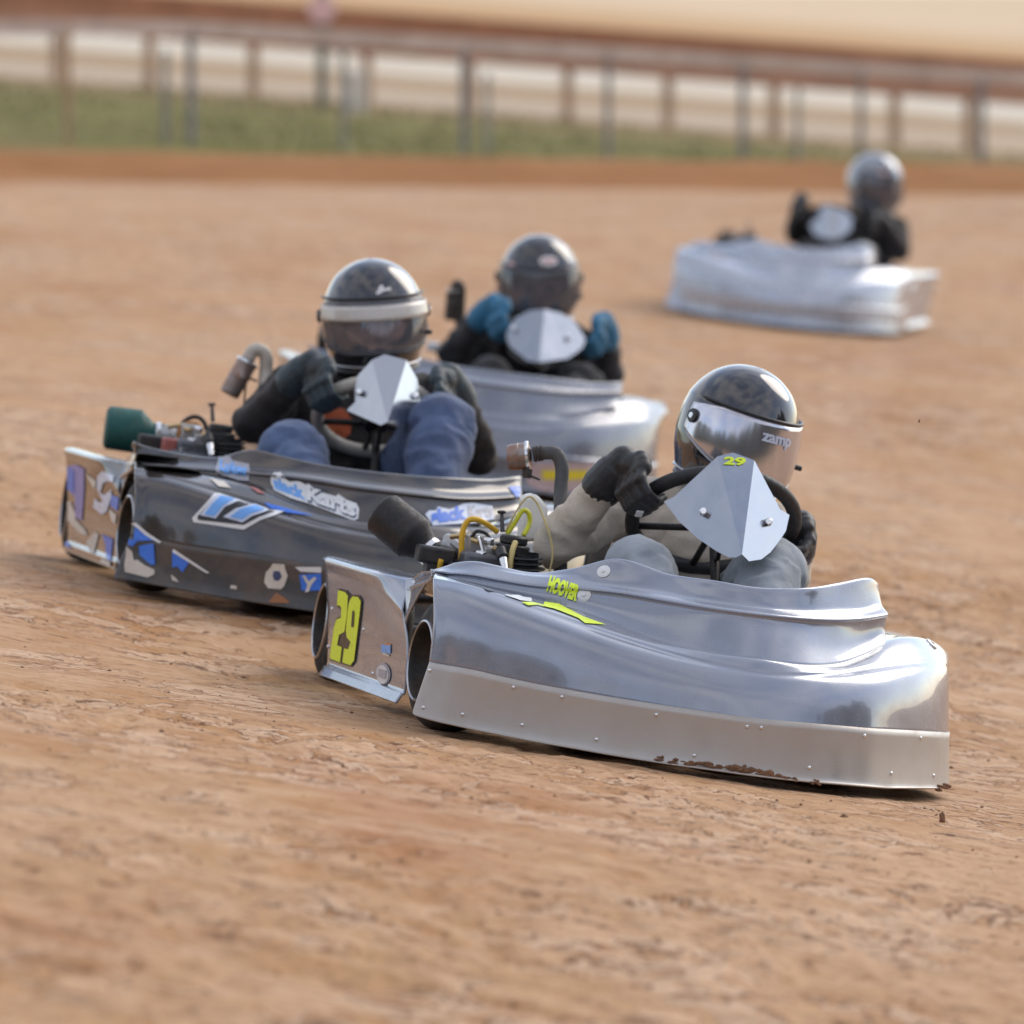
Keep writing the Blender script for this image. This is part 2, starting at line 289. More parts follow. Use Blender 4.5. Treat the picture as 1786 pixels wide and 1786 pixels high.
# ------------------------------------------------------------------ measured shapes, metres in kart coordinates
DATA = {'B1':{'r0':[[-0.6774,-0.57,0.0277],[-0.6399,-0.5895,0.0228],[-0.5994,-0.61,0.0204],[-0.557,-0.6325,0.0181],[-0.5247,-0.655,0.0174],[-0.4481,-0.7,0.0153],[-0.3721,-0.745,0.0151],[-0.2831,-0.785,0.014],[-0.1837,-0.82,0.014],[-0.0959,-0.84,0.0152],[-0.0014,-0.858,0.0162],[0.1005,-0.842,0.0176],[0.175,-0.815,0.0192],[0.2499,-0.775,0.0197],[0.3031,-0.7303,0.0188],[0.3632,-0.67,0.02],[0.4174,-0.61,0.0206],[0.4779,-0.53,0.0199],[0.5188,-0.45,0.0169]],'r1':[[-0.6573,-0.56,0.1264],[-0.6267,-0.5795,0.126],[-0.6037,-0.6,0.126],[-0.5713,-0.6225,0.1254],[-0.5387,-0.645,0.1231],[-0.4617,-0.69,0.1192],[-0.3856,-0.735,0.1178],[-0.2966,-0.775,0.1172],[-0.1973,-0.81,0.1175],[-0.1093,-0.83,0.1179],[-0.0147,-0.848,0.119],[0.0868,-0.832,0.1228],[0.1613,-0.805,0.1245],[0.2362,-0.765,0.1254],[0.2892,-0.7203,0.126],[0.3494,-0.66,0.1261],[0.4038,-0.6,0.1256],[0.4645,-0.52,0.1241],[0.5054,-0.44,0.121]],'r2':[[-0.6595,-0.547,0.214],[-0.6375,-0.5666,0.2143],[-0.6146,-0.5872,0.2146],[-0.5819,-0.6098,0.2123],[-0.5492,-0.6324,0.2091],[-0.4714,-0.6777,0.1993],[-0.394,-0.723,0.1903],[-0.3038,-0.7633,0.1814],[-0.2032,-0.7987,0.1735],[-0.1145,-0.819,0.1693],[-0.0194,-0.837,0.1669],[0.0819,-0.821,0.1731],[0.1559,-0.7931,0.1795],[0.2297,-0.7523,0.1891],[0.2822,-0.7071,0.1939],[0.342,-0.6463,0.1982],[0.396,-0.5858,0.2013],[0.4568,-0.5053,0.2001],[0.4984,-0.4251,0.1925]],'r2b':[[-0.6629,-0.5151,0.2764],[-0.641,-0.5351,0.2769],[-0.6181,-0.556,0.2774],[-0.5852,-0.5792,0.274],[-0.5525,-0.6024,0.2701],[-0.4741,-0.649,0.2562],[-0.396,-0.6955,0.2418],[-0.305,-0.7373,0.2268],[-0.2037,-0.7743,0.2131],[-0.1146,-0.796,0.2055],[-0.0186,-0.813,0.2005],[0.0828,-0.796,0.2085],[0.1576,-0.7638,0.2181],[0.2315,-0.7194,0.2338],[0.284,-0.6731,0.2417],[0.3437,-0.611,0.249],[0.3978,-0.5495,0.2546],[0.4589,-0.468,0.2536],[0.5012,-0.3873,0.2428]],'r3':[[-0.6594,-0.478,0.2997],[-0.6374,-0.4977,0.3003],[-0.6143,-0.5183,0.3009],[-0.5812,-0.5409,0.2969],[-0.5482,-0.5636,0.2928],[-0.469,-0.609,0.2771],[-0.3901,-0.6544,0.2605],[-0.2981,-0.6949,0.2429],[-0.1987,-0.7432,0.2274],[-0.1124,-0.778,0.2192],[-0.0182,-0.803,0.2136],[0.0848,-0.78,0.222],[0.164,-0.731,0.2321],[0.2411,-0.6743,0.2498],[0.2936,-0.6275,0.2589],[0.3535,-0.565,0.2674],[0.4076,-0.5031,0.274],[0.4689,-0.4213,0.2731],[0.5116,-0.3404,0.261]],'r4':[[-0.6424,-0.38,0.3091],[-0.6199,-0.3995,0.3086],[-0.5961,-0.42,0.3054],[-0.5626,-0.4425,0.3014],[-0.5294,-0.465,0.2982],[-0.4508,-0.51,0.2914],[-0.3732,-0.555,0.2892],[-0.283,-0.6093,0.2683],[-0.1886,-0.685,0.2494],[-0.1103,-0.757,0.2381],[-0.0174,-0.778,0.2487],[0.0872,-0.759,0.2409],[0.1775,-0.6701,0.2482],[0.2618,-0.5813,0.2759],[0.3138,-0.5262,0.305],[0.3762,-0.455,0.3153],[0.4334,-0.3856,0.3177],[0.4987,-0.2963,0.307],[0.5439,-0.2119,0.2863]],'r5':[[-0.6387,-0.3597,0.3097],[-0.6164,-0.3771,0.3136],[-0.5932,-0.3953,0.3176],[-0.5601,-0.4148,0.3204],[-0.5263,-0.4342,0.3183],[-0.4465,-0.4721,0.3145],[-0.3693,-0.51,0.3266],[-0.2832,-0.5643,0.3352],[-0.1848,-0.615,0.3302],[-0.1052,-0.676,0.3312],[-0.0105,-0.698,0.3324],[0.0932,-0.678,0.3363],[0.1781,-0.6128,0.3409],[0.2612,-0.5412,0.349],[0.3159,-0.4863,0.3613],[0.3795,-0.415,0.3647],[0.4367,-0.3456,0.3674],[0.5002,-0.2562,0.3695],[0.5423,-0.1719,0.369]],'r6':[[-0.6362,-0.3446,0.3119],[-0.6142,-0.3616,0.3184],[-0.5912,-0.3794,0.3252],[-0.5585,-0.3982,0.3315],[-0.525,-0.4171,0.3322],[-0.4449,-0.4535,0.3293],[-0.3675,-0.49,0.3425],[-0.2802,-0.5419,0.3482],[-0.1809,-0.59,0.3423],[-0.1009,-0.651,0.3421],[-0.0059,-0.673,0.3425],[0.0981,-0.653,0.3461],[0.1829,-0.5878,0.3519],[0.2655,-0.5166,0.3634],[0.31,-0.4627,0.3748],[0.3827,-0.3925,0.3833],[0.4398,-0.3241,0.3862],[0.503,-0.2356,0.3885],[0.545,-0.1517,0.3882]],'r7':[[-0.6327,-0.3245,0.3143],[-0.6112,-0.3401,0.3259],[-0.5888,-0.3566,0.3381],[-0.5558,-0.3736,0.3458],[-0.5217,-0.3906,0.3451],[-0.4404,-0.4228,0.3413],[-0.3631,-0.455,0.3627],[-0.2794,-0.5045,0.397],[-0.1778,-0.55,0.3824],[-0.0978,-0.611,0.384],[-0.0023,-0.633,0.3831],[0.1007,-0.613,0.3951],[0.1841,-0.5478,0.4116],[0.2657,-0.4774,0.4296],[0.3052,-0.4255,0.4211],[0.3876,-0.3575,0.4138],[0.4442,-0.2909,0.417],[0.5069,-0.2044,0.4196],[0.5487,-0.1213,0.4195]]},'B2':{'r0':[[-0.68,-0.57,0.0229],[-0.6366,-0.5806,0.0225],[-0.5866,-0.6061,0.0207],[-0.5243,-0.6447,0.0187],[-0.447,-0.694,0.0164],[-0.3703,-0.7423,0.0162],[-0.2923,-0.7799,0.0154],[-0.2136,-0.81,0.0147],[-0.134,-0.8323,0.016],[-0.0537,-0.8492,0.0171],[0.029,-0.8522,0.018],[0.1152,-0.8354,0.0193],[0.2052,-0.8007,0.0197],[0.2753,-0.7629,0.0193]],'r1':[[-0.653,-0.56,0.113],[-0.6167,-0.5706,0.113],[-0.5864,-0.5961,0.1138],[-0.5352,-0.6347,0.1113],[-0.4582,-0.684,0.1114],[-0.3817,-0.7323,0.1135],[-0.3038,-0.7699,0.1127],[-0.2247,-0.8,0.1103],[-0.1449,-0.8223,0.1096],[-0.0642,-0.8392,0.1087],[0.0188,-0.8422,0.1072],[0.1051,-0.8254,0.108],[0.1951,-0.7907,0.108],[0.2653,-0.7529,0.1075]],'r2':[[-0.6523,-0.546,0.1948],[-0.6256,-0.5566,0.1943],[-0.5952,-0.5821,0.1942],[-0.5438,-0.6207,0.1903],[-0.4658,-0.67,0.1834],[-0.3881,-0.7183,0.1766],[-0.3091,-0.7559,0.1685],[-0.2295,-0.786,0.1624],[-0.1492,-0.8083,0.1584],[-0.0684,-0.8252,0.1568],[0.0147,-0.8282,0.1558],[0.1005,-0.8114,0.1603],[0.1895,-0.7767,0.1688],[0.2583,-0.7389,0.1785]],'r2b':[[-0.6569,-0.5201,0.2534],[-0.6302,-0.5311,0.2523],[-0.5997,-0.557,0.2515],[-0.5481,-0.5964,0.2467],[-0.4695,-0.6469,0.2348],[-0.3911,-0.6963,0.2217],[-0.3114,-0.735,0.2083],[-0.2315,-0.7662,0.1995],[-0.1508,-0.7891,0.1932],[-0.0698,-0.8057,0.191],[0.0134,-0.8083,0.1905],[0.0991,-0.7911,0.1976],[0.1874,-0.756,0.2122],[0.2554,-0.7179,0.2292]],'r3':[[-0.6551,-0.48,0.2751],[-0.6282,-0.4908,0.2739],[-0.5976,-0.5165,0.2728],[-0.5458,-0.5554,0.2676],[-0.4666,-0.6052,0.2536],[-0.3874,-0.654,0.238],[-0.3076,-0.6952,0.2226],[-0.2287,-0.7353,0.213],[-0.149,-0.7663,0.2061],[-0.0689,-0.7892,0.204],[0.0153,-0.7862,0.2035],[0.1024,-0.7614,0.2113],[0.1922,-0.7175,0.2279],[0.2612,-0.6729,0.2476]],'r4':[[-0.6456,-0.3807,0.2907],[-0.6186,-0.3937,0.2887],[-0.5881,-0.4221,0.288],[-0.5371,-0.4655,0.287],[-0.4598,-0.522,0.2852],[-0.3826,-0.5775,0.2809],[-0.3022,-0.6282,0.2542],[-0.2237,-0.6833,0.2343],[-0.146,-0.726,0.2307],[-0.067,-0.7542,0.2327],[0.0174,-0.746,0.2385],[0.1063,-0.7089,0.2501],[0.1989,-0.6493,0.2692],[0.2695,-0.5929,0.2957]],'r5':[[-0.6419,-0.3454,0.294],[-0.6149,-0.3572,0.2931],[-0.5841,-0.3841,0.2925],[-0.5329,-0.4251,0.2936],[-0.4558,-0.478,0.2983],[-0.3792,-0.5299,0.3051],[-0.3017,-0.5741,0.3093],[-0.2241,-0.6166,0.3119],[-0.1438,-0.6498,0.3032],[-0.0643,-0.6742,0.3092],[0.0209,-0.6697,0.308],[0.1108,-0.638,0.3085],[0.2039,-0.5847,0.3188],[0.2758,-0.5329,0.331]],'r6':[[-0.6395,-0.3204,0.2981],[-0.6128,-0.3322,0.2996],[-0.5823,-0.3591,0.3018],[-0.5313,-0.4001,0.3052],[-0.454,-0.453,0.3099],[-0.3775,-0.5049,0.3176],[-0.2998,-0.5491,0.3217],[-0.2219,-0.5916,0.3234],[-0.1416,-0.6248,0.316],[-0.0619,-0.6492,0.3211],[0.0234,-0.6447,0.3204],[0.1133,-0.613,0.3222],[0.2065,-0.5597,0.3325],[0.2786,-0.5079,0.3441]],'r7':[[-0.6432,-0.3095,0.3359],[-0.615,-0.3183,0.3293],[-0.5835,-0.3417,0.3267],[-0.5308,-0.3767,0.3238],[-0.4522,-0.4208,0.3286],[-0.3783,-0.4723,0.3579],[-0.2993,-0.5174,0.3525],[-0.2195,-0.555,0.3471],[-0.1394,-0.5848,0.3464],[-0.059,-0.6092,0.3479],[0.026,-0.6047,0.3513],[0.1154,-0.5744,0.3568],[0.209,-0.5231,0.3631],[0.2807,-0.4729,0.3764]]},'k1':{'M':[[0.9695,-0.1961,0.1468],[0.1885,0.98,0.0641],[-0.1564,-0.0345,0.9871]],'o':[0.3387,12.7321,-0.0809]},'k2':{'M':[[0.9752,-0.1783,0.1309],[0.172,0.9834,0.0585],[-0.1392,-0.0346,0.9897]],'o':[-0.3906,14.6122,0.0243]},'k3':{'M':[[0.9889,-0.0548,0.1381],[0.0518,0.9983,0.0247],[-0.1392,-0.0173,0.9901]],'o':[-0.0603,18.6319,0.0026]},'k4':{'M':[[0.9794,0.1727,0.1045],[-0.1727,0.9849,-0.0096],[-0.1045,-0.0087,0.9945]],'o':[1.5229,29.4421,-0.1427]}}
DEC = [
{'k':1,'t':'cowl','n':'name_lettering','m':'lime','text':'HOOVER','p':[[-0.445,-0.6,0.3176],[-0.3777,-0.6,0.3039],[-0.4407,-0.6,0.3459]],'d':[0.2096,0.977,-0.0392],'lay':1,'bold':0.07,'shear':0},
{'k':1,'t':'nose','n':'lime_flash_reflection','m':'lime','p':[[-0.5583,-0.9,0.2971],[-0.536,-0.9,0.3001],[-0.5115,-0.9,0.2975],[-0.5099,-0.9,0.3096],[-0.4788,-0.9,0.3033],[-0.449,-0.9,0.2929],[-0.4235,-0.9,0.2846],[-0.3748,-0.9,0.2747],[-0.4189,-0.9,0.272],[-0.4349,-0.9,0.2804],[-0.4698,-0.9,0.2888],[-0.4892,-0.9,0.2927],[-0.5246,-0.9,0.2958],[-0.5441,-0.9,0.2918]],'d':[0.2119,0.9764,-0.0424],'lay':1},  # lime arrow plus the sticker's painted reflection, one flat shape
{'k':1,'t':'nose','n':'white_sticker','m':'white','p':[[-0.5945,-0.9,0.3151],[-0.5867,-0.9,0.3162],[-0.5374,-0.9,0.3137],[-0.5353,-0.9,0.3002],[-0.5587,-0.9,0.2996],[-0.5932,-0.9,0.3061]],'d':[0.2048,0.9779,-0.041],'lay':1},
{'k':1,'t':'nose','n':'gold_sticker','m':'amber','p':[[-0.7114,-0.9,0.3305],[-0.6954,-0.9,0.3308],[-0.6937,-0.9,0.3261],[-0.7097,-0.9,0.3259]],'d':[0.1939,0.9802,-0.0394],'lay':1},
{'k':1,'t':'nose','n':'black_sticker','m':'black','p':[[-0.6912,-0.9,0.3294],[-0.6224,-0.9,0.3251],[-0.6119,-0.9,0.3216],[-0.6542,-0.9,0.3227],[-0.6887,-0.9,0.3258]],'d':[0.1979,0.9794,-0.0397],'lay':1},
{'k':1,'t':'nose','n':'black_sticker','m':'black','p':[[-0.6451,-0.9,0.316],[-0.6288,-0.9,0.3143],[-0.6062,-0.9,0.3106],[-0.6283,-0.9,0.3105]],'d':[0.2,0.9789,-0.0407],'lay':1},
{'k':1,'t':'pod','n':'number_outline','m':'black','p':[[-0.64,0.7288,0.2],[-0.64,0.6225,0.2031],[-0.64,0.564,0.1962],[-0.64,0.524,0.2006],[-0.64,0.4522,0.2041],[-0.64,0.411,0.1953],[-0.64,0.4003,0.167],[-0.64,0.3876,0.061],[-0.64,0.4289,0.046],[-0.64,0.704,0.0395],[-0.64,0.7162,0.0485],[-0.64,0.716,0.1176],[-0.64,0.6965,0.1357],[-0.64,0.6507,0.1427],[-0.64,0.6555,0.1577],[-0.64,0.7167,0.1604]],'d':[0.177,0.983,-0.049],'lay':1},
{'k':1,'t':'pod','n':'number_digit','m':'lime','p':[[-0.64,0.7238,0.1963],[-0.64,0.6346,0.1983],[-0.64,0.5913,0.1931],[-0.64,0.569,0.1546],[-0.64,0.5679,0.1135],[-0.64,0.6282,0.1029],[-0.64,0.6351,0.0787],[-0.64,0.5725,0.0789],[-0.64,0.5664,0.0448],[-0.64,0.6953,0.0431],[-0.64,0.7068,0.0481],[-0.64,0.707,0.1159],[-0.64,0.6893,0.1327],[-0.64,0.6395,0.1399],[-0.64,0.6504,0.1605],[-0.64,0.675,0.1646],[-0.64,0.7117,0.1631]],'d':[0.1762,0.9831,-0.0501],'lay':2},
{'k':1,'t':'pod','n':'number_digit','m':'lime','p':[[-0.64,0.525,0.1965],[-0.64,0.4595,0.1995],[-0.64,0.4202,0.193],[-0.64,0.4122,0.1679],[-0.64,0.3958,0.0622],[-0.64,0.4317,0.0488],[-0.64,0.5361,0.0472],[-0.64,0.5399,0.0786],[-0.64,0.4865,0.0805],[-0.64,0.4703,0.0982],[-0.64,0.5276,0.1043],[-0.64,0.5523,0.12],[-0.64,0.5646,0.1756],[-0.64,0.5521,0.1882]],'d':[0.1783,0.9827,-0.0506],'lay':2},
{'k':1,'t':'pod','n':'number_outline','m':'black','p':[[-0.64,0.5002,0.1667],[-0.64,0.4735,0.1672],[-0.64,0.4576,0.1329],[-0.64,0.4864,0.1316]],'d':[0.1784,0.9827,-0.0489],'lay':3},
{'k':1,'t':'pod','n':'blue_sticker','m':'skyblue','p':[[-0.64,0.1021,0.1219],[-0.64,-0.0083,0.1274],[-0.64,-0.0188,0.1105],[-0.64,0.092,0.1054]],'d':[0.1844,0.9814,-0.0531],'lay':1},
{'k':1,'t':'pod','n':'orange_sticker','m':'orange','p':[[-0.64,0.0671,0.1275],[-0.64,-0.0089,0.1309],[-0.64,-0.0082,0.1275],[-0.64,0.0641,0.1239]],'d':[0.1846,0.9814,-0.0523],'lay':1},
{'k':1,'t':'pod','n':'yellow_sticker','m':'cream','p':[[-0.64,0.074,0.1056],[-0.64,0.0428,0.1071],[-0.64,-0.0074,0.107],[-0.64,-0.0065,0.1038],[-0.64,0.0739,0.1011]],'d':[0.1845,0.9813,-0.054],'lay':1},
{'k':1,'t':'pod','n':'round_sticker','m':'grey','p':[[-0.64,-0.0512,0.071],[-0.64,-0.0562,0.066],[-0.64,-0.0568,0.0608],[-0.64,-0.0531,0.0557],[-0.64,-0.0452,0.051],[-0.64,-0.0335,0.0468],[-0.64,-0.0186,0.0434],[-0.64,-0.0012,0.0409],[-0.64,0.0179,0.0396],[-0.64,0.0377,0.0393],[-0.64,0.0572,0.0403],[-0.64,0.0755,0.0423],[-0.64,0.0915,0.0454],[-0.64,0.1045,0.0494],[-0.64,0.1138,0.054],[-0.64,0.1189,0.0591],[-0.64,0.1196,0.0644],[-0.64,0.1158,0.0695],[-0.64,0.1077,0.0743],[-0.64,0.0957,0.0785],[-0.64,0.0805,0.0819],[-0.64,0.0629,0.0843],[-0.64,0.0437,0.0856],[-0.64,0.0238,0.0858],[-0.64,0.0044,0.0848],[-0.64,-0.0136,0.0827],[-0.64,-0.0293,0.0796],[-0.64,-0.0421,0.0756]],'d':[0.1845,0.9812,-0.0574],'lay':1},
{'k':1,'t':'pod','n':'round_sticker','m':'white','p':[[-0.64,-0.038,0.0677],[-0.64,-0.0421,0.0636],[-0.64,-0.0428,0.0593],[-0.64,-0.0398,0.055],[-0.64,-0.0334,0.0511],[-0.64,-0.0238,0.0476],[-0.64,-0.0116,0.0448],[-0.64,0.0027,0.0428],[-0.64,0.0184,0.0417],[-0.64,0.0347,0.0415],[-0.64,0.0507,0.0423],[-0.64,0.0657,0.0441],[-0.64,0.0788,0.0466],[-0.64,0.0896,0.0499],[-0.64,0.0972,0.0538],[-0.64,0.1015,0.058],[-0.64,0.1021,0.0623],[-0.64,0.0991,0.0666],[-0.64,0.0925,0.0706],[-0.64,0.0828,0.0741],[-0.64,0.0704,0.0769],[-0.64,0.0559,0.0789],[-0.64,0.0402,0.0799],[-0.64,0.0239,0.0801],[-0.64,0.008,0.0792],[-0.64,-0.0069,0.0774],[-0.64,-0.0199,0.0749],[-0.64,-0.0304,0.0716]],'d':[0.1845,0.9811,-0.0575],'lay':2},
{'k':1,'t':'pod','n':'round_sticker','m':'grey','p':[[-0.64,0.0769,0.0702],[-0.64,-0.0212,0.0733],[-0.64,-0.0222,0.055],[-0.64,0.0764,0.0524]],'d':[0.1846,0.9811,-0.0574],'lay':3},
{'k':1,'t':'cone','n':'number_lettering','m':'lime','text':'29','p':[[-0.0139,-0.2,0.6231],[0.0349,-0.2,0.6275],[-0.0144,-0.2,0.6386]],'d':[0.2358,0.9717,-0.0135],'lay':1,'bold':0.04,'shear':0},
{'k':2,'t':'nose','n':'number_outline','m':'white','p':[[-0.5601,-0.9,0.1949],[-0.5334,-0.9,0.2324],[-0.515,-0.9,0.2593],[-0.5041,-0.9,0.2606],[-0.3824,-0.9,0.2361],[-0.3413,-0.9,0.2384],[-0.3618,-0.9,0.2263],[-0.3957,-0.9,0.2111],[-0.4334,-0.9,0.1832],[-0.5549,-0.9,0.186]],'d':[0.1378,0.9897,-0.0388],'lay':1},
{'k':2,'t':'nose','n':'number_ground','m':'black','p':[[-0.5472,-0.9,0.2006],[-0.524,-0.9,0.2335],[-0.5063,-0.9,0.2562],[-0.3906,-0.9,0.2359],[-0.3654,-0.9,0.2327],[-0.3993,-0.9,0.2181],[-0.4348,-0.9,0.194],[-0.5447,-0.9,0.1927]],'d':[0.1374,0.9898,-0.039],'lay':2},
{'k':2,'t':'nose','n':'number_edge','m':'paleblue','p':[[-0.5407,-0.9,0.2041],[-0.5018,-0.9,0.2008],[-0.4837,-0.9,0.2304],[-0.4502,-0.9,0.2482],[-0.5035,-0.9,0.2558],[-0.5203,-0.9,0.2367]],'d':[0.1348,0.9901,-0.0383],'lay':3},
{'k':2,'t':'nose','n':'number_edge','m':'paleblue','p':[[-0.4861,-0.9,0.2068],[-0.4382,-0.9,0.199],[-0.4184,-0.9,0.216],[-0.3896,-0.9,0.2283],[-0.3794,-0.9,0.2345],[-0.4165,-0.9,0.2436],[-0.4587,-0.9,0.2293]],'d':[0.1401,0.9894,-0.0388],'lay':3},
{'k':2,'t':'nose','n':'number_digit','m':'skyblue','p':[[-0.5301,-0.9,0.2068],[-0.5051,-0.9,0.205],[-0.488,-0.9,0.232],[-0.4641,-0.9,0.2492],[-0.4976,-0.9,0.2524],[-0.5143,-0.9,0.2328]],'d':[0.1348,0.9901,-0.0383],'lay':4},
{'k':2,'t':'nose','n':'number_digit','m':'skyblue','p':[[-0.4697,-0.9,0.208],[-0.439,-0.9,0.2052],[-0.4218,-0.9,0.2211],[-0.3903,-0.9,0.2332],[-0.4147,-0.9,0.2403],[-0.4475,-0.9,0.228]],'d':[0.1398,0.9894,-0.0388],'lay':4},
{'k':2,'t':'nose','n':'blue_stripe','m':'blue','p':[[-0.3956,-0.9,0.2522],[-0.3507,-0.9,0.2469],[-0.2716,-0.9,0.2347],[-0.3353,-0.9,0.2351],[-0.3773,-0.9,0.2394]],'d':[0.1458,0.9886,-0.0374],'lay':1},
{'k':2,'t':'nose','n':'white_sticker','m':'cream','p':[[-0.5304,-0.9,0.2929],[-0.4941,-0.9,0.2892],[-0.4758,-0.9,0.2751],[-0.5061,-0.9,0.2754]],'d':[0.1347,0.9903,-0.0344],'lay':1},
{'k':2,'t':'nose','n':'red_sticker','m':'dullred','p':[[-0.4358,-0.9,0.2855],[-0.4161,-0.9,0.2825],[-0.3926,-0.9,0.2718],[-0.412,-0.9,0.2721]],'d':[0.141,0.9894,-0.0348],'lay':1},
{'k':2,'t':'cowl','n':'lettering_outline','m':'white','p':[[-0.3593,-0.7,0.31],[-0.3537,-0.7,0.3172],[-0.3367,-0.7,0.3204],[-0.3124,-0.7,0.3018],[-0.2892,-0.7,0.3079],[-0.2728,-0.7,0.2992],[-0.2645,-0.7,0.3028],[-0.2429,-0.7,0.2878],[-0.196,-0.7,0.2806],[-0.1903,-0.7,0.2867],[-0.1691,-0.7,0.2753],[-0.1442,-0.7,0.2697],[-0.1365,-0.7,0.2577],[-0.1362,-0.7,0.2339],[-0.1453,-0.7,0.2284],[-0.1882,-0.7,0.2383],[-0.2537,-0.7,0.254],[-0.3051,-0.7,0.2627],[-0.3461,-0.7,0.276],[-0.356,-0.7,0.2931]],'d':[0.1505,0.988,-0.034],'lay':1},
{'k':2,'t':'cowl','n':'lettering','m':'skyblue','text':'slack','p':[[-0.3446,-0.7,0.2816],[-0.2669,-0.7,0.2631],[-0.355,-0.7,0.3105]],'d':[0.1439,0.989,-0.034],'lay':2,'bold':0.05,'shear':0},
{'k':2,'t':'cowl','n':'lettering_shadow','m':'navy','text':'Karts','p':[[-0.2622,-0.7,0.2605],[-0.1396,-0.7,0.2345],[-0.2667,-0.7,0.2945]],'d':[0.1496,0.9881,-0.0355],'lay':2,'bold':0.05,'shear':0},
{'k':2,'t':'cowl','n':'lettering','m':'white','text':'Karts','p':[[-0.2642,-0.7,0.2635],[-0.1425,-0.7,0.237],[-0.2685,-0.7,0.2965]],'d':[0.1495,0.9881,-0.0352],'lay':3,'bold':0.04,'shear':0},
{'k':2,'t':'cowl','n':'name_sticker','m':'grey','p':[[-0.4783,-0.6,0.3053],[-0.4736,-0.6,0.3363],[-0.4571,-0.6,0.3438],[-0.4456,-0.6,0.3398],[-0.4402,-0.6,0.3318],[-0.3981,-0.6,0.3284],[-0.3939,-0.6,0.2876],[-0.4188,-0.6,0.2856],[-0.4704,-0.6,0.2954]],'d':[0.1361,0.9902,-0.0312],'lay':1},
{'k':2,'t':'cowl','n':'name_lettering','m':'skyblue','text':'Lukes','p':[[-0.4685,-0.6,0.3054],[-0.4019,-0.6,0.2986],[-0.4695,-0.6,0.3303]],'d':[0.1342,0.9904,-0.0321],'lay':2,'bold':0.04,'shear':0},
{'k':2,'t':'cowl','n':'lettering_outline','m':'paleblue','p':[[0.0234,-0.7,0.2641],[0.0314,-0.7,0.2744],[0.0469,-0.7,0.2763],[0.0518,-0.7,0.2862],[0.0646,-0.7,0.2847],[0.0805,-0.7,0.2836],[0.1025,-0.7,0.2956],[0.1128,-0.7,0.3016],[0.1358,-0.7,0.306],[0.1834,-0.7,0.3041],[0.1922,-0.7,0.2741],[0.1499,-0.7,0.2595],[0.0454,-0.7,0.2404]],'d':[0.1744,0.9841,-0.0339],'lay':1},
{'k':2,'t':'cowl','n':'lettering','m':'blue','text':'slack','p':[[0.0415,-0.7,0.2461],[0.1237,-0.7,0.2672],[0.0345,-0.7,0.2748]],'d':[0.1708,0.9846,-0.0364],'lay':2,'bold':0.06,'shear':0},
{'k':2,'t':'cowl','n':'lettering','m':'grey','text':'Karts','p':[[0.1283,-0.7,0.2678],[0.1867,-0.7,0.2796],[0.1229,-0.7,0.2966]],'d':[0.1768,0.9836,-0.0348],'lay':2,'bold':0.04,'shear':0},
{'k':2,'t':'cowl','n':'blue_stripe','m':'blue','p':[[0.2336,-0.6,0.3518],[0.2598,-0.6,0.3578],[0.275,-0.6,0.3401],[0.2565,-0.6,0.3294]],'d':[0.1844,0.9824,-0.029],'lay':1},
{'k':2,'t':'nose','n':'torn_sticker','m':'blue','p':[[-0.6985,-0.9,0.1682],[-0.6648,-0.9,0.1451],[-0.6228,-0.9,0.1284],[-0.6386,-0.9,0.1333],[-0.6789,-0.9,0.127],[-0.6906,-0.9,0.1119],[-0.6997,-0.9,0.1149]],'d':[0.1226,0.9914,-0.0454],'lay':1},
{'k':2,'t':'nose','n':'torn_sticker','m':'white','p':[[-0.6988,-0.9,0.175],[-0.6899,-0.9,0.1693],[-0.663,-0.9,0.1522],[-0.6213,-0.9,0.1314],[-0.624,-0.9,0.1269],[-0.6646,-0.9,0.1438],[-0.6976,-0.9,0.1656]],'d':[0.1229,0.9914,-0.044],'lay':2},
{'k':2,'t':'nose','n':'torn_sticker','m':'cream','p':[[-0.7027,-0.9,0.1104],[-0.6892,-0.9,0.1012],[-0.6823,-0.9,0.0802],[-0.6746,-0.9,0.0839],[-0.6553,-0.9,0.0726],[-0.6296,-0.9,0.0648],[-0.6282,-0.9,0.054],[-0.6433,-0.9,0.044],[-0.7004,-0.9,0.0507],[-0.7038,-0.9,0.0666]],'d':[0.1225,0.9912,-0.0498],'lay':1},
{'k':2,'t':'nose','n':'torn_sticker','m':'blue','p':[[-0.6748,-0.9,0.1166],[-0.639,-0.9,0.1264],[-0.6298,-0.9,0.077],[-0.6391,-0.9,0.0745],[-0.6706,-0.9,0.0953]],'d':[0.124,0.9911,-0.0479],'lay':2},
{'k':2,'t':'nose','n':'torn_sticker','m':'blue','p':[[-0.5949,-0.9,0.1141],[-0.5498,-0.9,0.095],[-0.5639,-0.9,0.066],[-0.578,-0.9,0.0793],[-0.5898,-0.9,0.0751]],'d':[0.1294,0.9904,-0.0488],'lay':1},
{'k':2,'t':'nose','n':'torn_sticker','m':'white','p':[[-0.5941,-0.9,0.1183],[-0.5885,-0.9,0.1176],[-0.5488,-0.9,0.0979],[-0.4987,-0.9,0.0725],[-0.5068,-0.9,0.0716],[-0.5537,-0.9,0.0932],[-0.5932,-0.9,0.1116]],'d':[0.1309,0.9902,-0.0479],'lay':2},
{'k':2,'t':'nose','n':'torn_sticker','m':'cream','p':[[-0.5904,-0.9,0.0586],[-0.5785,-0.9,0.0519],[-0.569,-0.9,0.0421],[-0.5859,-0.9,0.0455]],'d':[0.129,0.9903,-0.0514],'lay':1},
{'k':2,'t':'nose','n':'torn_sticker','m':'cream','p':[[-0.4464,-0.9,0.0515],[-0.4325,-0.9,0.0505],[-0.4314,-0.9,0.0424],[-0.448,-0.9,0.0431]],'d':[0.1391,0.9889,-0.0515],'lay':1},
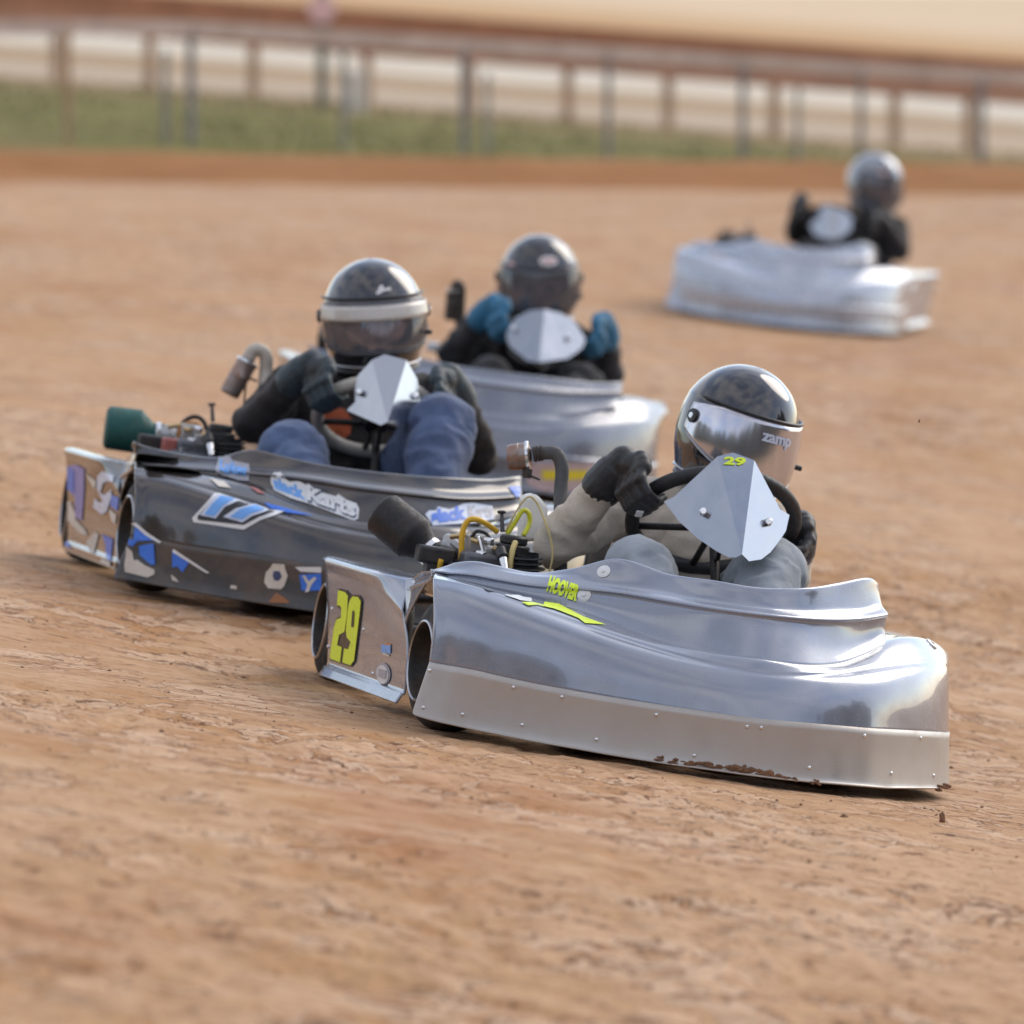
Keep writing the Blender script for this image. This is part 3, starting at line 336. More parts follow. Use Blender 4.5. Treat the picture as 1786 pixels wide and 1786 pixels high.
{'k':2,'t':'nose','n':'scraped_hole','m':'cream','p':[[-0.3552,-0.9,0.1134],[-0.3278,-0.9,0.1153],[-0.3233,-0.9,0.1022],[-0.316,-0.9,0.0894],[-0.321,-0.9,0.0641],[-0.3281,-0.9,0.055],[-0.3584,-0.9,0.054],[-0.3697,-0.9,0.0664],[-0.3688,-0.9,0.0911],[-0.3593,-0.9,0.1033]],'d':[0.146,0.9881,-0.0487],'lay':1},
{'k':2,'t':'nose','n':'scraped_hole','m':'navy','p':[[-0.3501,-0.9,0.0962],[-0.3365,-0.9,0.0978],[-0.3293,-0.9,0.085],[-0.3362,-0.9,0.0745],[-0.3459,-0.9,0.0747],[-0.3514,-0.9,0.085]],'d':[0.1461,0.9881,-0.0487],'lay':2},
{'k':2,'t':'nose','n':'torn_sticker','m':'blue','p':[[-0.2892,-0.9,0.0954],[-0.2377,-0.9,0.1044],[-0.2324,-0.9,0.0639],[-0.2787,-0.9,0.0582],[-0.2836,-0.9,0.0741]],'d':[0.1516,0.9872,-0.0491],'lay':1},
{'k':2,'t':'nose','n':'torn_sticker','m':'white','p':[[-0.3024,-0.9,0.1116],[-0.2397,-0.9,0.1193],[-0.2379,-0.9,0.1057],[-0.2873,-0.9,0.1025]],'d':[0.1514,0.9874,-0.0469],'lay':1},
{'k':2,'t':'nose','n':'torn_sticker','m':'cream','p':[[-0.282,-0.9,0.0935],[-0.2754,-0.9,0.0957],[-0.2652,-0.9,0.0818],[-0.253,-0.9,0.0943],[-0.2472,-0.9,0.0923],[-0.2573,-0.9,0.0745],[-0.262,-0.9,0.0575],[-0.27,-0.9,0.0552],[-0.2669,-0.9,0.0734]],'d':[0.1516,0.9872,-0.0491],'lay':2},
{'k':2,'t':'nose','n':'clay_stain','m':'rust','p':[[-0.3381,-0.9,0.0469],[-0.3174,-0.9,0.0371],[-0.302,-0.9,0.0252],[-0.3539,-0.9,0.0203]],'d':[0.147,0.9877,-0.0525],'lay':1},
{'k':2,'t':'pod','n':'number_digit','m':'periwinkle','p':[[-0.64,1.1295,0.2073],[-0.64,0.9301,0.2208],[-0.64,0.735,0.2191],[-0.64,0.6801,0.1736],[-0.64,0.6341,0.0926],[-0.64,0.7915,0.0929],[-0.64,0.8682,0.1412],[-0.64,1.0585,0.1499]],'d':[0.1107,0.9931,-0.0384],'lay':1},
{'k':2,'t':'pod','n':'number_digit','m':'blue','p':[[-0.64,1.1175,0.2051],[-0.64,0.9631,0.2041],[-0.64,0.8978,0.1509],[-0.64,1.0629,0.1535]],'d':[0.1096,0.9933,-0.037],'lay':2},
{'k':2,'t':'pod','n':'white_flash','m':'cream','p':[[-0.64,1.0635,0.1173],[-0.64,0.9512,0.1216],[-0.64,0.8001,0.0999],[-0.64,0.783,0.0859],[-0.64,0.5428,0.074],[-0.64,0.4608,0.0624],[-0.64,0.6632,0.0594],[-0.64,1.0597,0.0776]],'d':[0.1112,0.9929,-0.0434],'lay':1},
{'k':2,'t':'pod','n':'white_flash','m':'cream','p':[[-0.64,0.6918,0.212],[-0.64,0.4291,0.205],[-0.64,0.4361,0.1827],[-0.64,0.5137,0.1915]],'d':[0.1132,0.9929,-0.0369],'lay':1},
{'k':2,'t':'pod','n':'emblem','m':'paleblue','p':[[-0.64,0.3161,0.2353],[-0.64,0.0596,0.2364],[-0.64,0.0571,0.2205],[-0.64,0.1817,0.2177],[-0.64,0.2676,0.2078],[-0.64,0.3032,0.1825],[-0.64,0.2031,0.1806],[-0.64,0.0676,0.2021],[-0.64,0.0592,0.1812],[-0.64,0.1123,0.1443],[-0.64,0.2107,0.1315],[-0.64,0.4166,0.1381],[-0.64,0.4117,0.1621],[-0.64,0.2906,0.1578],[-0.64,0.2158,0.1637],[-0.64,0.3931,0.1886],[-0.64,0.41,0.2169]],'d':[0.1153,0.9926,-0.0384],'lay':1},
{'k':2,'t':'pod','n':'blue_flash','m':'blue','p':[[-0.64,0.054,0.1903],[-0.64,-0.1036,0.19],[-0.64,-0.1104,0.1568],[-0.64,0.0548,0.1636]],'d':[0.1174,0.9923,-0.0398],'lay':1},
{'k':2,'t':'pod','n':'white_flash','m':'cream','p':[[-0.64,0.075,0.1535],[-0.64,-0.1053,0.1477],[-0.64,-0.1008,0.1245],[-0.64,-0.0175,0.1285]],'d':[0.1174,0.9922,-0.0423],'lay':1},
{'k':2,'t':'pod','n':'blue_flash','m':'blue','p':[[-0.64,1.1375,0.0368],[-0.64,1.0474,0.0383],[-0.64,0.7921,0.0068],[-0.64,1.0803,0.0059]],'d':[0.1096,0.9929,-0.047],'lay':1},
{'k':2,'t':'pod','n':'blue_flash','m':'blue','p':[[-0.64,0.1553,0.0844],[-0.64,-0.0968,0.0873],[-0.64,-0.1118,0.0335],[-0.64,-0.0177,0.0327],[-0.64,0.0546,0.0673]],'d':[0.1171,0.992,-0.0475],'lay':1},
{'k':2,'t':'pod','n':'white_flash','m':'cream','p':[[-0.64,0.0717,0.027],[-0.64,-0.1137,0.0319],[-0.64,-0.127,0.0204],[-0.64,0.1071,0.0158]],'d':[0.1172,0.9918,-0.0501],'lay':2},
{'k':2,'t':'pod','n':'white_flash','m':'cream','p':[[-0.64,0.3918,0.0611],[-0.64,0.3146,0.0803],[-0.64,0.2143,0.0791],[-0.64,0.2477,0.0518],[-0.64,0.2813,0.0243],[-0.64,0.3865,0.0286],[-0.64,0.4739,0.0451]],'d':[0.1145,0.9923,-0.047],'lay':1},
{'k':3,'t':'nose','n':'number_outline','m':'mauve','p':[[0.0459,-0.9,0.0962],[0.0759,-0.9,0.1093],[0.2458,-0.9,0.1302],[0.2659,-0.9,0.117],[0.2639,-0.9,0.0985],[0.2357,-0.9,0.0401],[0.1017,-0.9,0.0219],[0.0495,-0.9,0.0376]],'d':[0.0724,0.9956,-0.0589],'lay':1},
{'k':3,'t':'nose','n':'number_digit','m':'dullyellow','p':[[0.0882,-0.9,0.086],[0.2311,-0.9,0.1054],[0.2278,-0.9,0.08],[0.195,-0.9,0.0709],[0.0967,-0.9,0.0576]],'d':[0.0728,0.9956,-0.0589],'lay':2},
{'k':4,'t':'nose','n':'red_sticker','m':'pink','p':[[-0.4372,-0.9,0.3326],[-0.374,-0.9,0.3285],[-0.371,-0.9,0.3006],[-0.4341,-0.9,0.3047]],'d':[-0.133,0.9897,-0.0537],'lay':1}]
RIV = [['nose','1r',[-0.723,-0.9,0.136],[0.1921,0.9798,-0.0556]],['nose','1r',[-0.547,-0.9,0.125],[0.2063,0.9769,-0.0565]],['nose','1r',[-0.445,-0.9,0.119],[0.2146,0.975,-0.0569]],['nose','1r',[-0.245,-0.9,0.109],[0.2305,0.9714,-0.0575]],['nose','1r',[-0.053,-0.9,0.11],[0.2457,0.9677,-0.0571]],['nose','1r',[-0.023,-0.9,0.112],[0.2481,0.9671,-0.057]],['nose','1r',[0.195,-0.9,0.124],[0.2651,0.9626,-0.0557]],['nose','1r',[0.314,-0.9,0.135],[0.2742,0.9601,-0.0546]],['nose','1r',[-0.643,-0.9,0.057],[0.1985,0.9781,-0.0623]],['nose','1r',[-0.518,-0.9,0.052],[0.2086,0.976,-0.0626]],['nose','1r',[-0.361,-0.9,0.043],[0.2212,0.9732,-0.0632]],['nose','1r',[-0.154,-0.9,0.037],[0.2377,0.9693,-0.0633]],['nose','1r',[0.089,-0.9,0.044],[0.2567,0.9645,-0.0625]],['nose','1r',[0.263,-0.9,0.055],[0.2702,0.9608,-0.0613]],['nose','1r',[0.353,-0.9,0.062],[0.2771,0.9589,-0.0607]],['nose','1r',[-0.725,-0.9,0.06],[0.1918,0.9795,-0.0621]],['pod','1r',[-0.65,0.299,0.138],[0.1801,0.9824,-0.0504]],['pod','1r',[-0.65,0.11,0.055],[0.1826,0.9815,-0.0577]],['pod','1r',[-0.65,0.734,0.153],[0.1744,0.9835,-0.0477]],['pod','1r',[-0.65,0.713,0.067],[0.1746,0.9831,-0.0542]],['cowl','1b',[-0.33,-0.6,0.372],[0.2186,0.9752,-0.0346]],['cowl','1b',[-0.364,-0.6,0.318],[0.2159,0.9756,-0.0391]],['nose','1b',[0.45,-0.4,0.31],[0.274,0.961,-0.0385]]]

# ------------------------------------------------------------------ object helpers
def link(o, parent=None):
    COL.objects.link(o)
    if parent is not None: o.parent = parent
    return o
def obj(name, verts, faces, mat, parent=None, smooth=True, auto=None):
    me = bpy.data.meshes.new(name)
    me.from_pydata([tuple(v) for v in verts], [], [tuple(f) for f in faces])
    me.validate()
    if mat is not None: me.materials.append(MATS[mat] if isinstance(mat, str) else mat)
    if smooth: me.polygons.foreach_set('use_smooth', [True] * len(me.polygons))
    me.update()
    o = bpy.data.objects.new(name, me)
    link(o, parent)
    if auto is not None: sharp(me, auto)
    return o
def sharp(me, deg):
    bm = bmesh.new(); bm.from_mesh(me)
    for e in bm.edges:
        if len(e.link_faces) == 2 and e.calc_face_angle(0) > R(deg): e.smooth = False
    bm.to_mesh(me); bm.free()
def bmobj(name, bm, mat, parent=None, smooth=True, auto=40):
    me = bpy.data.meshes.new(name)
    bm.normal_update()
    bm.to_mesh(me); bm.free()
    if mat is not None: me.materials.append(MATS[mat] if isinstance(mat, str) else mat)
    if smooth: me.polygons.foreach_set('use_smooth', [True] * len(me.polygons))
    o = bpy.data.objects.new(name, me)
    link(o, parent)
    if smooth and auto: sharp(me, auto)
    return o
def tag(o, label=None, cat=None, group=None, kind=None):
    if label: o['label'] = label
    if cat: o['category'] = cat
    if group: o['group'] = group
    if kind: o['kind'] = kind
    return o
def empty(name, mat4, label, cat, group=None):
    o = bpy.data.objects.new(name, None)
    o.empty_display_size = 0.1
    o.matrix_world = mat4
    link(o)
    return tag(o, label, cat, group)
def solid(o, t, offset=-1):
    md = o.modifiers.new('thickness', 'SOLIDIFY')
    md.thickness = t; md.offset = offset; md.use_even_offset = False
    return o
def bev(o, w, seg=2):
    md = o.modifiers.new('edge', 'BEVEL')
    md.width = w; md.segments = seg; md.limit_method = 'ANGLE'; md.angle_limit = R(35)
    return o
def box(bm, c, s, rot=None):
    r = bmesh.ops.create_cube(bm, size=1)
    M = Matrix.Translation(c) @ (rot.to_4x4() if rot else Matrix()) @ Matrix.Diagonal((*s, 1))
    bmesh.ops.transform(bm, matrix=M, verts=r['verts'])
def axis_mat(p, d, roll=None):
    d = Vector(d).normalized()
    q = d.to_track_quat('Z', 'Y')
    return Matrix.Translation(p) @ q.to_matrix().to_4x4()
def lathe(prof, p, d, seg=32, close=False):
    """profile [(radius, height)] turned about axis d from p"""
    M = axis_mat(p, d)
    V = []; F = []
    for i in range(seg):
        a = 2 * PI * i / seg
        for r, h in prof: V.append(M @ Vector((r * math.cos(a), r * math.sin(a), h)))
    n = len(prof)
    for i in range(seg):
        j = (i + 1) % seg
        for k in range(n - 1):
            F.append((i * n + k, j * n + k, j * n + k + 1, i * n + k + 1))
    return V, F
def cat_pts(pts, n):
    pts = [Vector(p) for p in pts]
    if len(pts) < 3: return [pts[0].lerp(pts[-1], i / n) for i in range(n + 1)]
    P = [2 * pts[0] - pts[1]] + pts + [2 * pts[-1] - pts[-2]]
    out = []
    for i in range(1, len(P) - 2):
        for k in range(n):
            t = k / n
            out.append(0.5 * ((2 * P[i]) + (P[i + 1] - P[i - 1]) * t + (2 * P[i - 1] - 5 * P[i] + 4 * P[i + 1] - P[i + 2]) * t * t + (3 * P[i] - P[i - 1] - 3 * P[i + 1] + P[i + 2]) * t ** 3))
    out.append(pts[-1])
    return out
def tube_vf(pts, rad, seg=10, n=6, closed=False, raw=False):
    path = [Vector(p) for p in pts] if raw else cat_pts(pts, n)
    N = len(path)
    V = []; F = []
    up = Vector((0.13, 0.21, 1)).normalized()
    for i, p in enumerate(path):
        if closed: t = path[(i + 1) % N] - path[i - 1]
        else: t = path[min(i + 1, N - 1)] - path[max(i - 1, 0)]
        t.normalize()
        a = t.cross(up)
        if a.length < 1e-3: a = t.cross(Vector((1, 0, 0)))
        a.normalize(); b_ = a.cross(t).normalized(); up = b_
        r = rad(i / (N - 1)) if callable(rad) else rad
        for k in range(seg):
            an = 2 * PI * k / seg
            V.append(p + a * (r * math.cos(an)) + b_ * (r * math.sin(an)))
    M = N if closed else N - 1
    for i in range(M):
        j = (i + 1) % N
        for k in range(seg):
            l = (k + 1) % seg
            F.append((i * seg + k, i * seg + l, j * seg + l, j * seg + k))
    if not closed:
        F.append(tuple(range(seg - 1, -1, -1)))
        F.append(tuple((N - 1) * seg + k for k in range(seg)))
    return V, F
def tube(name, pts, rad, mat, parent, seg=10, n=6, closed=False, raw=False):
    V, F = tube_vf(pts, rad, seg, n, closed, raw)
    return obj(name, V, F, mat, parent)
def joinvf(*vfs):
    V = []; F = []
    for v, f in vfs:
        o = len(V)
        V += list(v); F += [tuple(i + o for i in q) for q in f]
    return V, F
def cyl(name, p, q, r, mat, parent, seg=20, r2=None, bevel=0.0):
    p = Vector(p); q = Vector(q); L = (q - p).length
    r2 = r if r2 is None else r2
    b = min(bevel, L * 0.4)
    prof = [(0.0005, 0), (max(r - b, 0.0005), 0), (r, b), (r2, L - b), (max(r2 - b, 0.0005), L), (0.0005, L)] if b else [(0.0005, 0), (r, 0), (r2, L), (0.0005, L)]
    V, F = lathe(prof, p, q - p, seg)
    return obj(name, V, F, mat, parent, auto=35)
def grid_loft(rows, nu, nv):
    """Catmull-Rom through rows (each a list of points of one length): verts, faces, (cols, rows)"""
    RR = [cat_pts(r, nu) for r in rows]
    cols = []
    for j in range(len(RR[0])):
        cols.append(cat_pts([r[j] for r in RR], nv))
    nr = len(cols[0])
    V = [p for c in cols for p in c]
    F = []
    for j in range(len(cols) - 1):
        for k in range(nr - 1):
            F.append((j * nr + k, (j + 1) * nr + k, (j + 1) * nr + k + 1, j * nr + k + 1))
    return V, F, len(cols), nr

# ------------------------------------------------------------------ terrain
KARTS = {k: (np.array(DATA['k%d' % k]['M']), np.array(DATA['k%d' % k]['o'])) for k in (1, 2, 3, 4)}
def sstep(a, b_, v):
    t = np.clip((v - a) / (b_ - a), 0, 1)
    return t * t * (3 - 2 * t)
PL = []
for k in (1, 2, 3, 4):
    M, o = KARTS[k]
    n = M[:, 2]
    PL.append((o[0], o[1], o[2], -n[0] / n[2], -n[1] / n[2]))
px, py, pz, sx, sy = PL[0]
PL.append((0.3, 7.0, pz + sy * (9.6 - py) + sx * (0.3 - px), sx, -0.008))
def terrain(x, y):
    x = np.asarray(x, float); y = np.asarray(y, float)
    num = 0; den = 0
    xc = np.clip(x, -7, 7)
    yc = np.clip(y, 0, 60)
    for (cx, cy, cz, ax, ay) in PL:
        w = 1 / (((xc - cx) * 0.7) ** 2 + ((yc - cy) * 0.8) ** 2 + 0.25) ** 2.5
        num = num + w * (cz + ax * (xc - cx) + ay * np.clip(yc - cy, -6, 6)); den = den + w
    z = num / den - 0.015
    t = sstep(32, 43.5, y)
    z = z * (1 - t) + t * (-0.014 * xc - 0.005)
    z = z + 0.16 * sstep(43.8, 45.6, y) * (1 - sstep(45.8, 48.5, y))
    t = sstep(45.5, 50, y)
    z = z * (1 - t) + t * (-0.0766 * np.clip(x, -40, 40) - 0.06)
    return z
def tz(x, y): return float(terrain(x, y))
def vnoise(x, y, seed):
    xi = np.floor(x).astype(np.int64); yi = np.floor(y).astype(np.int64)
    fx = x - xi; fy = y - yi
    fx = fx * fx * (3 - 2 * fx); fy = fy * fy * (3 - 2 * fy)
    def h(a, b_):
        n = (a * 374761393 + b_ * 668265263 + seed * 974711) & 0x7fffffff
        n = ((n ^ (n >> 13)) * 1274126177) & 0x7fffffff
        return ((n ^ (n >> 16)) & 0xffff) / 65535.0
    return (h(xi, yi) * (1 - fx) + h(xi + 1, yi) * fx) * (1 - fy) + (h(xi, yi + 1) * (1 - fx) + h(xi + 1, yi + 1) * fx) * fy
def fbm(x, y, seed, octv=4, gain=0.5):
    s = 0; a = 1; t = 0
    for i in range(octv):
        s = s + a * vnoise(x * 2 ** i, y * 2 ** i, seed + i); t += a; a *= gain
    return s / t
def relief(x, y):
    """scuffed, flaking clay: soft undulation, chipped plates with raised edges, small lumps"""
    near = (1 - sstep(17, 24, y)) * sstep(4, 7.5, y)
    wx = x + 0.12 * (fbm(x * 3, y * 3, 90, 2) - 0.5); wy = y + 0.12 * (fbm(x * 3, y * 3, 95, 2) - 0.5)
    a = (fbm(wx * 1.6, wy * 1.2, 3, 2) - 0.5) * 0.010
    pl = fbm(wx * 11.0, wy * 10.0, 21, 4, 0.6)
    rough = sstep(0.40, 0.62, fbm(wx * 1.1, wy * 0.9, 51, 3))
    plate = sstep(0.50, 0.53, pl) * 0.004 + sstep(0.60, 0.62, pl) * 0.004 - (1 - sstep(0.36, 0.41, pl)) * 0.008
    fine = (fbm(wx * 30, wy * 26, 41, 3) - 0.5) * 0.009
    return a + near * (plate * (0.20 + 0.75 * rough) + fine * (0.25 + 0.65 * rough))
def ground_sheet(name, xs, ys, mat, disp=None):
    X, Y = np.meshgrid(xs, ys, indexing='ij')
    Z = terrain(X, Y)
    if disp is not None: Z = Z + disp(X, Y)
    nx, ny = X.shape
    me = bpy.data.meshes.new(name)
    co = np.stack([X, Y, Z], -1).reshape(-1, 3)
    idx = np.arange(nx * ny).reshape(nx, ny)
    q = np.stack([idx[:-1, :-1], idx[1:, :-1], idx[1:, 1:], idx[:-1, 1:]], -1).reshape(-1, 4)
    me.vertices.add(len(co)); me.vertices.foreach_set('co', co.ravel())
    me.loops.add(q.size); me.loops.foreach_set('vertex_index', q.ravel())
    me.polygons.add(len(q)); me.polygons.foreach_set('loop_start', np.arange(0, q.size, 4))
    me.polygons.foreach_set('use_smooth', np.ones(len(q), bool))
    me.update(calc_edges=True); me.validate()
    me.materials.append(MATS[mat])
    o = bpy.data.objects.new(name, me)
    link(o)
    return tag(o, kind='structure')

# clay track material
m, nt, b = new_mat('track_clay')
f1 = noise_node(nt, 1.0, 6, 0.60, mscale=(0.9, 0.55, 1), dist=0.6)       # broad drying patches
f2 = noise_node(nt, 5.0, 9, 0.70, mscale=(0.7, 1.0, 1), dist=0.6)        # scuffs
f3 = noise_node(nt, 30, 6, 0.68, mscale=(0.6, 1.0, 1), dist=0.4)        # chips
f4 = noise_node(nt, 15, 7, 0.70, mscale=(0.6, 1.1, 1), dist=0.8)         # torn pits, their shadowed edges painted dark
def mathn(op, a_, b_=None, clamp=False):
    n = nt.nodes.new('ShaderNodeMath'); n.operation = op; n.use_clamp = clamp
    for i, v in enumerate((a_, b_)):
        if v is None: continue
        if hasattr(v, 'is_output'): nt.links.new(v, n.inputs[i])
        else: n.inputs[i].default_value = v
    return n.outputs[0]
base = ramp(nt, f1, [(0.34, (0.375, 0.165, 0.062)), (0.48, (0.440, 0.232, 0.098)), (0.66, (0.495, 0.295, 0.152))])
# lighter, polished lines swept round the bend (centre of the turn far off to the right)
geo = nt.nodes.new('ShaderNodeTexCoord'); sp = nt.nodes.new('ShaderNodeSeparateXYZ')
nt.links.new(geo.outputs['Object'], sp.inputs[0])
rx = mathn('SUBTRACT', sp.outputs['X'], 42.0); ry = mathn('SUBTRACT', sp.outputs['Y'], 20.8)
rad = mathn('SQRT', mathn('ADD', mathn('MULTIPLY', rx, rx), mathn('MULTIPLY', ry, ry)))
ang = mathn('ARCTAN2', ry, rx)
cmb = nt.nodes.new('ShaderNodeCombineXYZ')
nt.links.new(mathn('MULTIPLY', rad, 1.5), cmb.inputs[0]); nt.links.new(mathn('MULTIPLY', ang, 5.0), cmb.inputs[1])
ln = nt.nodes.new('ShaderNodeTexNoise'); ln.inputs['Scale'].default_value = 1.0; ln.inputs['Detail'].default_value = 5; ln.inputs['Roughness'].default_value = 0.6
nt.links.new(cmb.outputs[0], ln.inputs['Vector'])
band = ramp(nt, ln.outputs['Fac'], [(0.44, 0.0), (0.64, 0.5)])
base = mixc(nt, band, base, (0.570, 0.362, 0.222))
groove = ramp(nt, ln.outputs['Fac'], [(0.30, 0.45), (0.42, 0.0)])
base = mixc(nt, groove, base, (0.385, 0.190, 0.085))
pale = ramp(nt, f2, [(0.44, 0.0), (0.62, 0.65)])
c1 = mixc(nt, pale, base, (0.575, 0.365, 0.218))
# peeling plates of dried clay: pale skin on one side of a ragged edge, dark colour for the shadow in the open crack along it
pn = noise_node(nt, 7.5, 8, 0.66, mscale=(0.75, 1.0, 1), dist=0.9)
pm = noise_node(nt, 2.2, 5, 0.6, mscale=(0.8, 0.9, 1))
mask = ramp(nt, pm, [(0.42, 0.0), (0.56, 1.0)])
skin_ = mathn('MULTIPLY', ramp(nt, pn, [(0.500, 0.0), (0.512, 0.85), (0.60, 0.25)]), mask)
c1 = mixc(nt, skin_, c1, (0.640, 0.440, 0.300))
crack_shade = mathn('MULTIPLY', ramp(nt, mathn('ABSOLUTE', mathn('SUBTRACT', pn, 0.497)), [(0.002, 0.95), (0.0085, 0.0)]), mask)
pit = mathn('MULTIPLY', ramp(nt, pn, [(0.44, 0.0), (0.49, 0.55), (0.497, 0.55), (0.503, 0.0)]), mask)
rusty = ramp(nt, f3, [(0.34, 0.7), (0.47, 0.0)])
c2 = mixc(nt, rusty, c1, (0.310, 0.138, 0.056))
c2 = mixc(nt, pit, c2, (0.270, 0.110, 0.045))
dk = ramp(nt, f4, [(0.33, 0.95), (0.405, 0.0)])
c3 = mixc(nt, dk, c2, (0.130, 0.050, 0.022))
c3 = mixc(nt, crack_shade, c3, (0.095, 0.036, 0.016))
nt.links.new(c3, b.inputs['Base Color'])
setp(b, Roughness=0.88)
b.inputs['Specular IOR Level'].default_value = 0.25
bn = bump(nt, b, f2, 0.35, 0.010)
bn = bump(nt, b, mathn('MULTIPLY', ramp(nt, pn, [(0.494, 0.0), (0.508, 1.0)]), mask), 0.8, 0.006, bn)
bn = bump(nt, b, f3, 0.6, 0.008, bn)
bump(nt, b, noise_node(nt, 140, 5, 0.7), 0.6, 0.002, bn)
m, nt, b = new_mat('berm_clay')
nt.links.new(ramp(nt, noise_node(nt, 1.4, 7, 0.65, mscale=(0.6, 1.5, 1)), [(0.3, (0.30, 0.130, 0.046)), (0.55, (0.37, 0.170, 0.066)), (0.75, (0.42, 0.215, 0.092))]), b.inputs['Base Color'])
setp(b, Roughness=0.95); b.inputs['Specular IOR Level'].default_value = 0.15
bump(nt, b, noise_node(nt, 9, 6, 0.7), 0.7, 0.03)
m, nt, b = new_mat('turf')
g1 = noise_node(nt, 0.45, 6, 0.62, mscale=(0.5, 1.3, 1))
g2 = noise_node(nt, 6, 6, 0.7)
c = ramp(nt, g1, [(0.30, (0.270, 0.205, 0.078)), (0.46, (0.235, 0.200, 0.070)), (0.60, (0.185, 0.180, 0.056)), (0.75, (0.310, 0.230, 0.100))])
c = mixc(nt, ramp(nt, g2, [(0.52, 0), (0.8, 0.5)]), c, (0.24, 0.19, 0.09))
tcn = nt.nodes.new('ShaderNodeTexCoord'); spx = nt.nodes.new('ShaderNodeSeparateXYZ')
nt.links.new(tcn.outputs['Object'], spx.inputs[0])
wob = nt.nodes.new('ShaderNodeMath'); wob.operation = 'MULTIPLY_ADD'; wob.inputs[1].default_value = 5.0
nt.links.new(g1, wob.inputs[0]); nt.links.new(spx.outputs['Y'], wob.inputs[2])
worn = nt.nodes.new('ShaderNodeMapRange'); worn.inputs[1].default_value = 48.2; worn.inputs[2].default_value = 52.5; worn.inputs[3].default_value = 0.85; worn.inputs[4].default_value = 0.0
nt.links.new(wob.outputs[0], worn.inputs[0])
c = mixc(nt, worn.outputs[0], c, (0.33, 0.22, 0.10))
worn2 = nt.nodes.new('ShaderNodeMapRange'); worn2.inputs[1].default_value = 64.0; worn2.inputs[2].default_value = 68.5; worn2.inputs[3].default_value = 0.0; worn2.inputs[4].default_value = 0.8
nt.links.new(wob.outputs[0], worn2.inputs[0])
c = mixc(nt, worn2.outputs[0], c, (0.38, 0.25, 0.14))
nt.links.new(c, b.inputs['Base Color'])
setp(b, Roughness=0.95); b.inputs['Specular IOR Level'].default_value = 0.1
bump(nt, b, noise_node(nt, 20, 5, 0.7), 0.8, 0.03)
m, nt, b = new_mat('far_clay')
tcn = nt.nodes.new('ShaderNodeTexCoord'); spx = nt.nodes.new('ShaderNodeSeparateXYZ')
nt.links.new(tcn.outputs['Object'], spx.inputs[0])
wob = nt.nodes.new('ShaderNodeMath'); wob.operation = 'MULTIPLY_ADD'; wob.inputs[1].default_value = 6.0
nt.links.new(noise_node(nt, 0.12, 5, 0.6), wob.inputs[0]); nt.links.new(spx.outputs['Y'], wob.inputs[2])
mr = nt.nodes.new('ShaderNodeMapRange'); mr.inputs[1].default_value = 68; mr.inputs[2].default_value = 420
nt.links.new(wob.outputs[0], mr.inputs[0])
c = ramp(nt, mr.outputs[0], [(0.0, (0.40, 0.27, 0.15)), (0.017, (0.50, 0.39, 0.28)), (0.037, (0.50, 0.38, 0.27)), (0.042, (0.38, 0.25, 0.14)), (0.062, (0.40, 0.28, 0.16)), (0.07, (0.66, 0.57, 0.45)), (0.114, (0.68, 0.60, 0.48)), (0.14, (0.42, 0.27, 0.13)), (0.45, (0.50, 0.30, 0.14)), (0.75, (0.60, 0.42, 0.25)), (1.0, (0.66, 0.50, 0.33))])
c = mixc(nt, ramp(nt, noise_node(nt, 0.16, 6, 0.65), [(0.48, 0), (0.75, 0.45)]), c, (0.46, 0.26, 0.12))
nt.links.new(c, b.inputs['Base Color'])
setp(b, Roughness=0.95); b.inputs['Specular IOR Level'].default_value = 0.1

def lines(*segs):
    out = []
    for a, b_, n in segs: out += list(np.linspace(a, b_, n, endpoint=False))
    return np.array(out + [segs[-1][1]])
GX = lines((-260, -30, 12), (-30, -6, 12), (-6, -1.75, 18), (-1.75, 2.0, 330), (2.0, 6, 18), (6, 30, 12), (30, 260, 12))
ground_sheet('infield_grass', lines((-400, -30, 14), (-30, 30, 20), (30, 400, 14)), lines((-400, -20, 14), (-20, 3.0, 12)), 'turf')
ground_sheet('dirt_track', lines((-400, -260, 2), (-260, -30, 12), (-30, -6, 12), (-6, -1.75, 18), (-1.75, 2.0, 330), (2.0, 6, 18), (6, 30, 12), (30, 400, 16)), lines((3.0, 7.6, 12), (7.6, 10.6, 190), (10.6, 17.2, 300), (17.2, 26, 90), (26, 43.6, 60)), 'track_clay', relief)
HX = lines((-260, -30, 12), (-30, -7, 16), (-7, 7, 150), (7, 30, 16), (30, 260, 12))
ground_sheet('track_edge', HX, lines((43.6, 46.0, 26)), 'berm_clay', lambda x, y: (fbm(x * 2.2, y * 2.2, 8, 4) - 0.5) * 0.10 * sstep(43.6, 44.4, y) * (1 - sstep(45.5, 46.0, y)))
ground_sheet('grass_verge', HX, lines((46.0, 68.3, 60)), 'turf', lambda x, y: (fbm(x * 1.2, y * 1.2, 18, 3) - 0.5) * 0.05 * sstep(46.0, 46.6, y) * (1 - sstep(67.6, 68.3, y)))
ground_sheet('far_ground', np.concatenate([lines((-900, -260, 6))[:-1], HX, lines((260, 900, 6))[1:]]), lines((68.3, 130, 30), (130, 1500, 30)), 'far_clay')

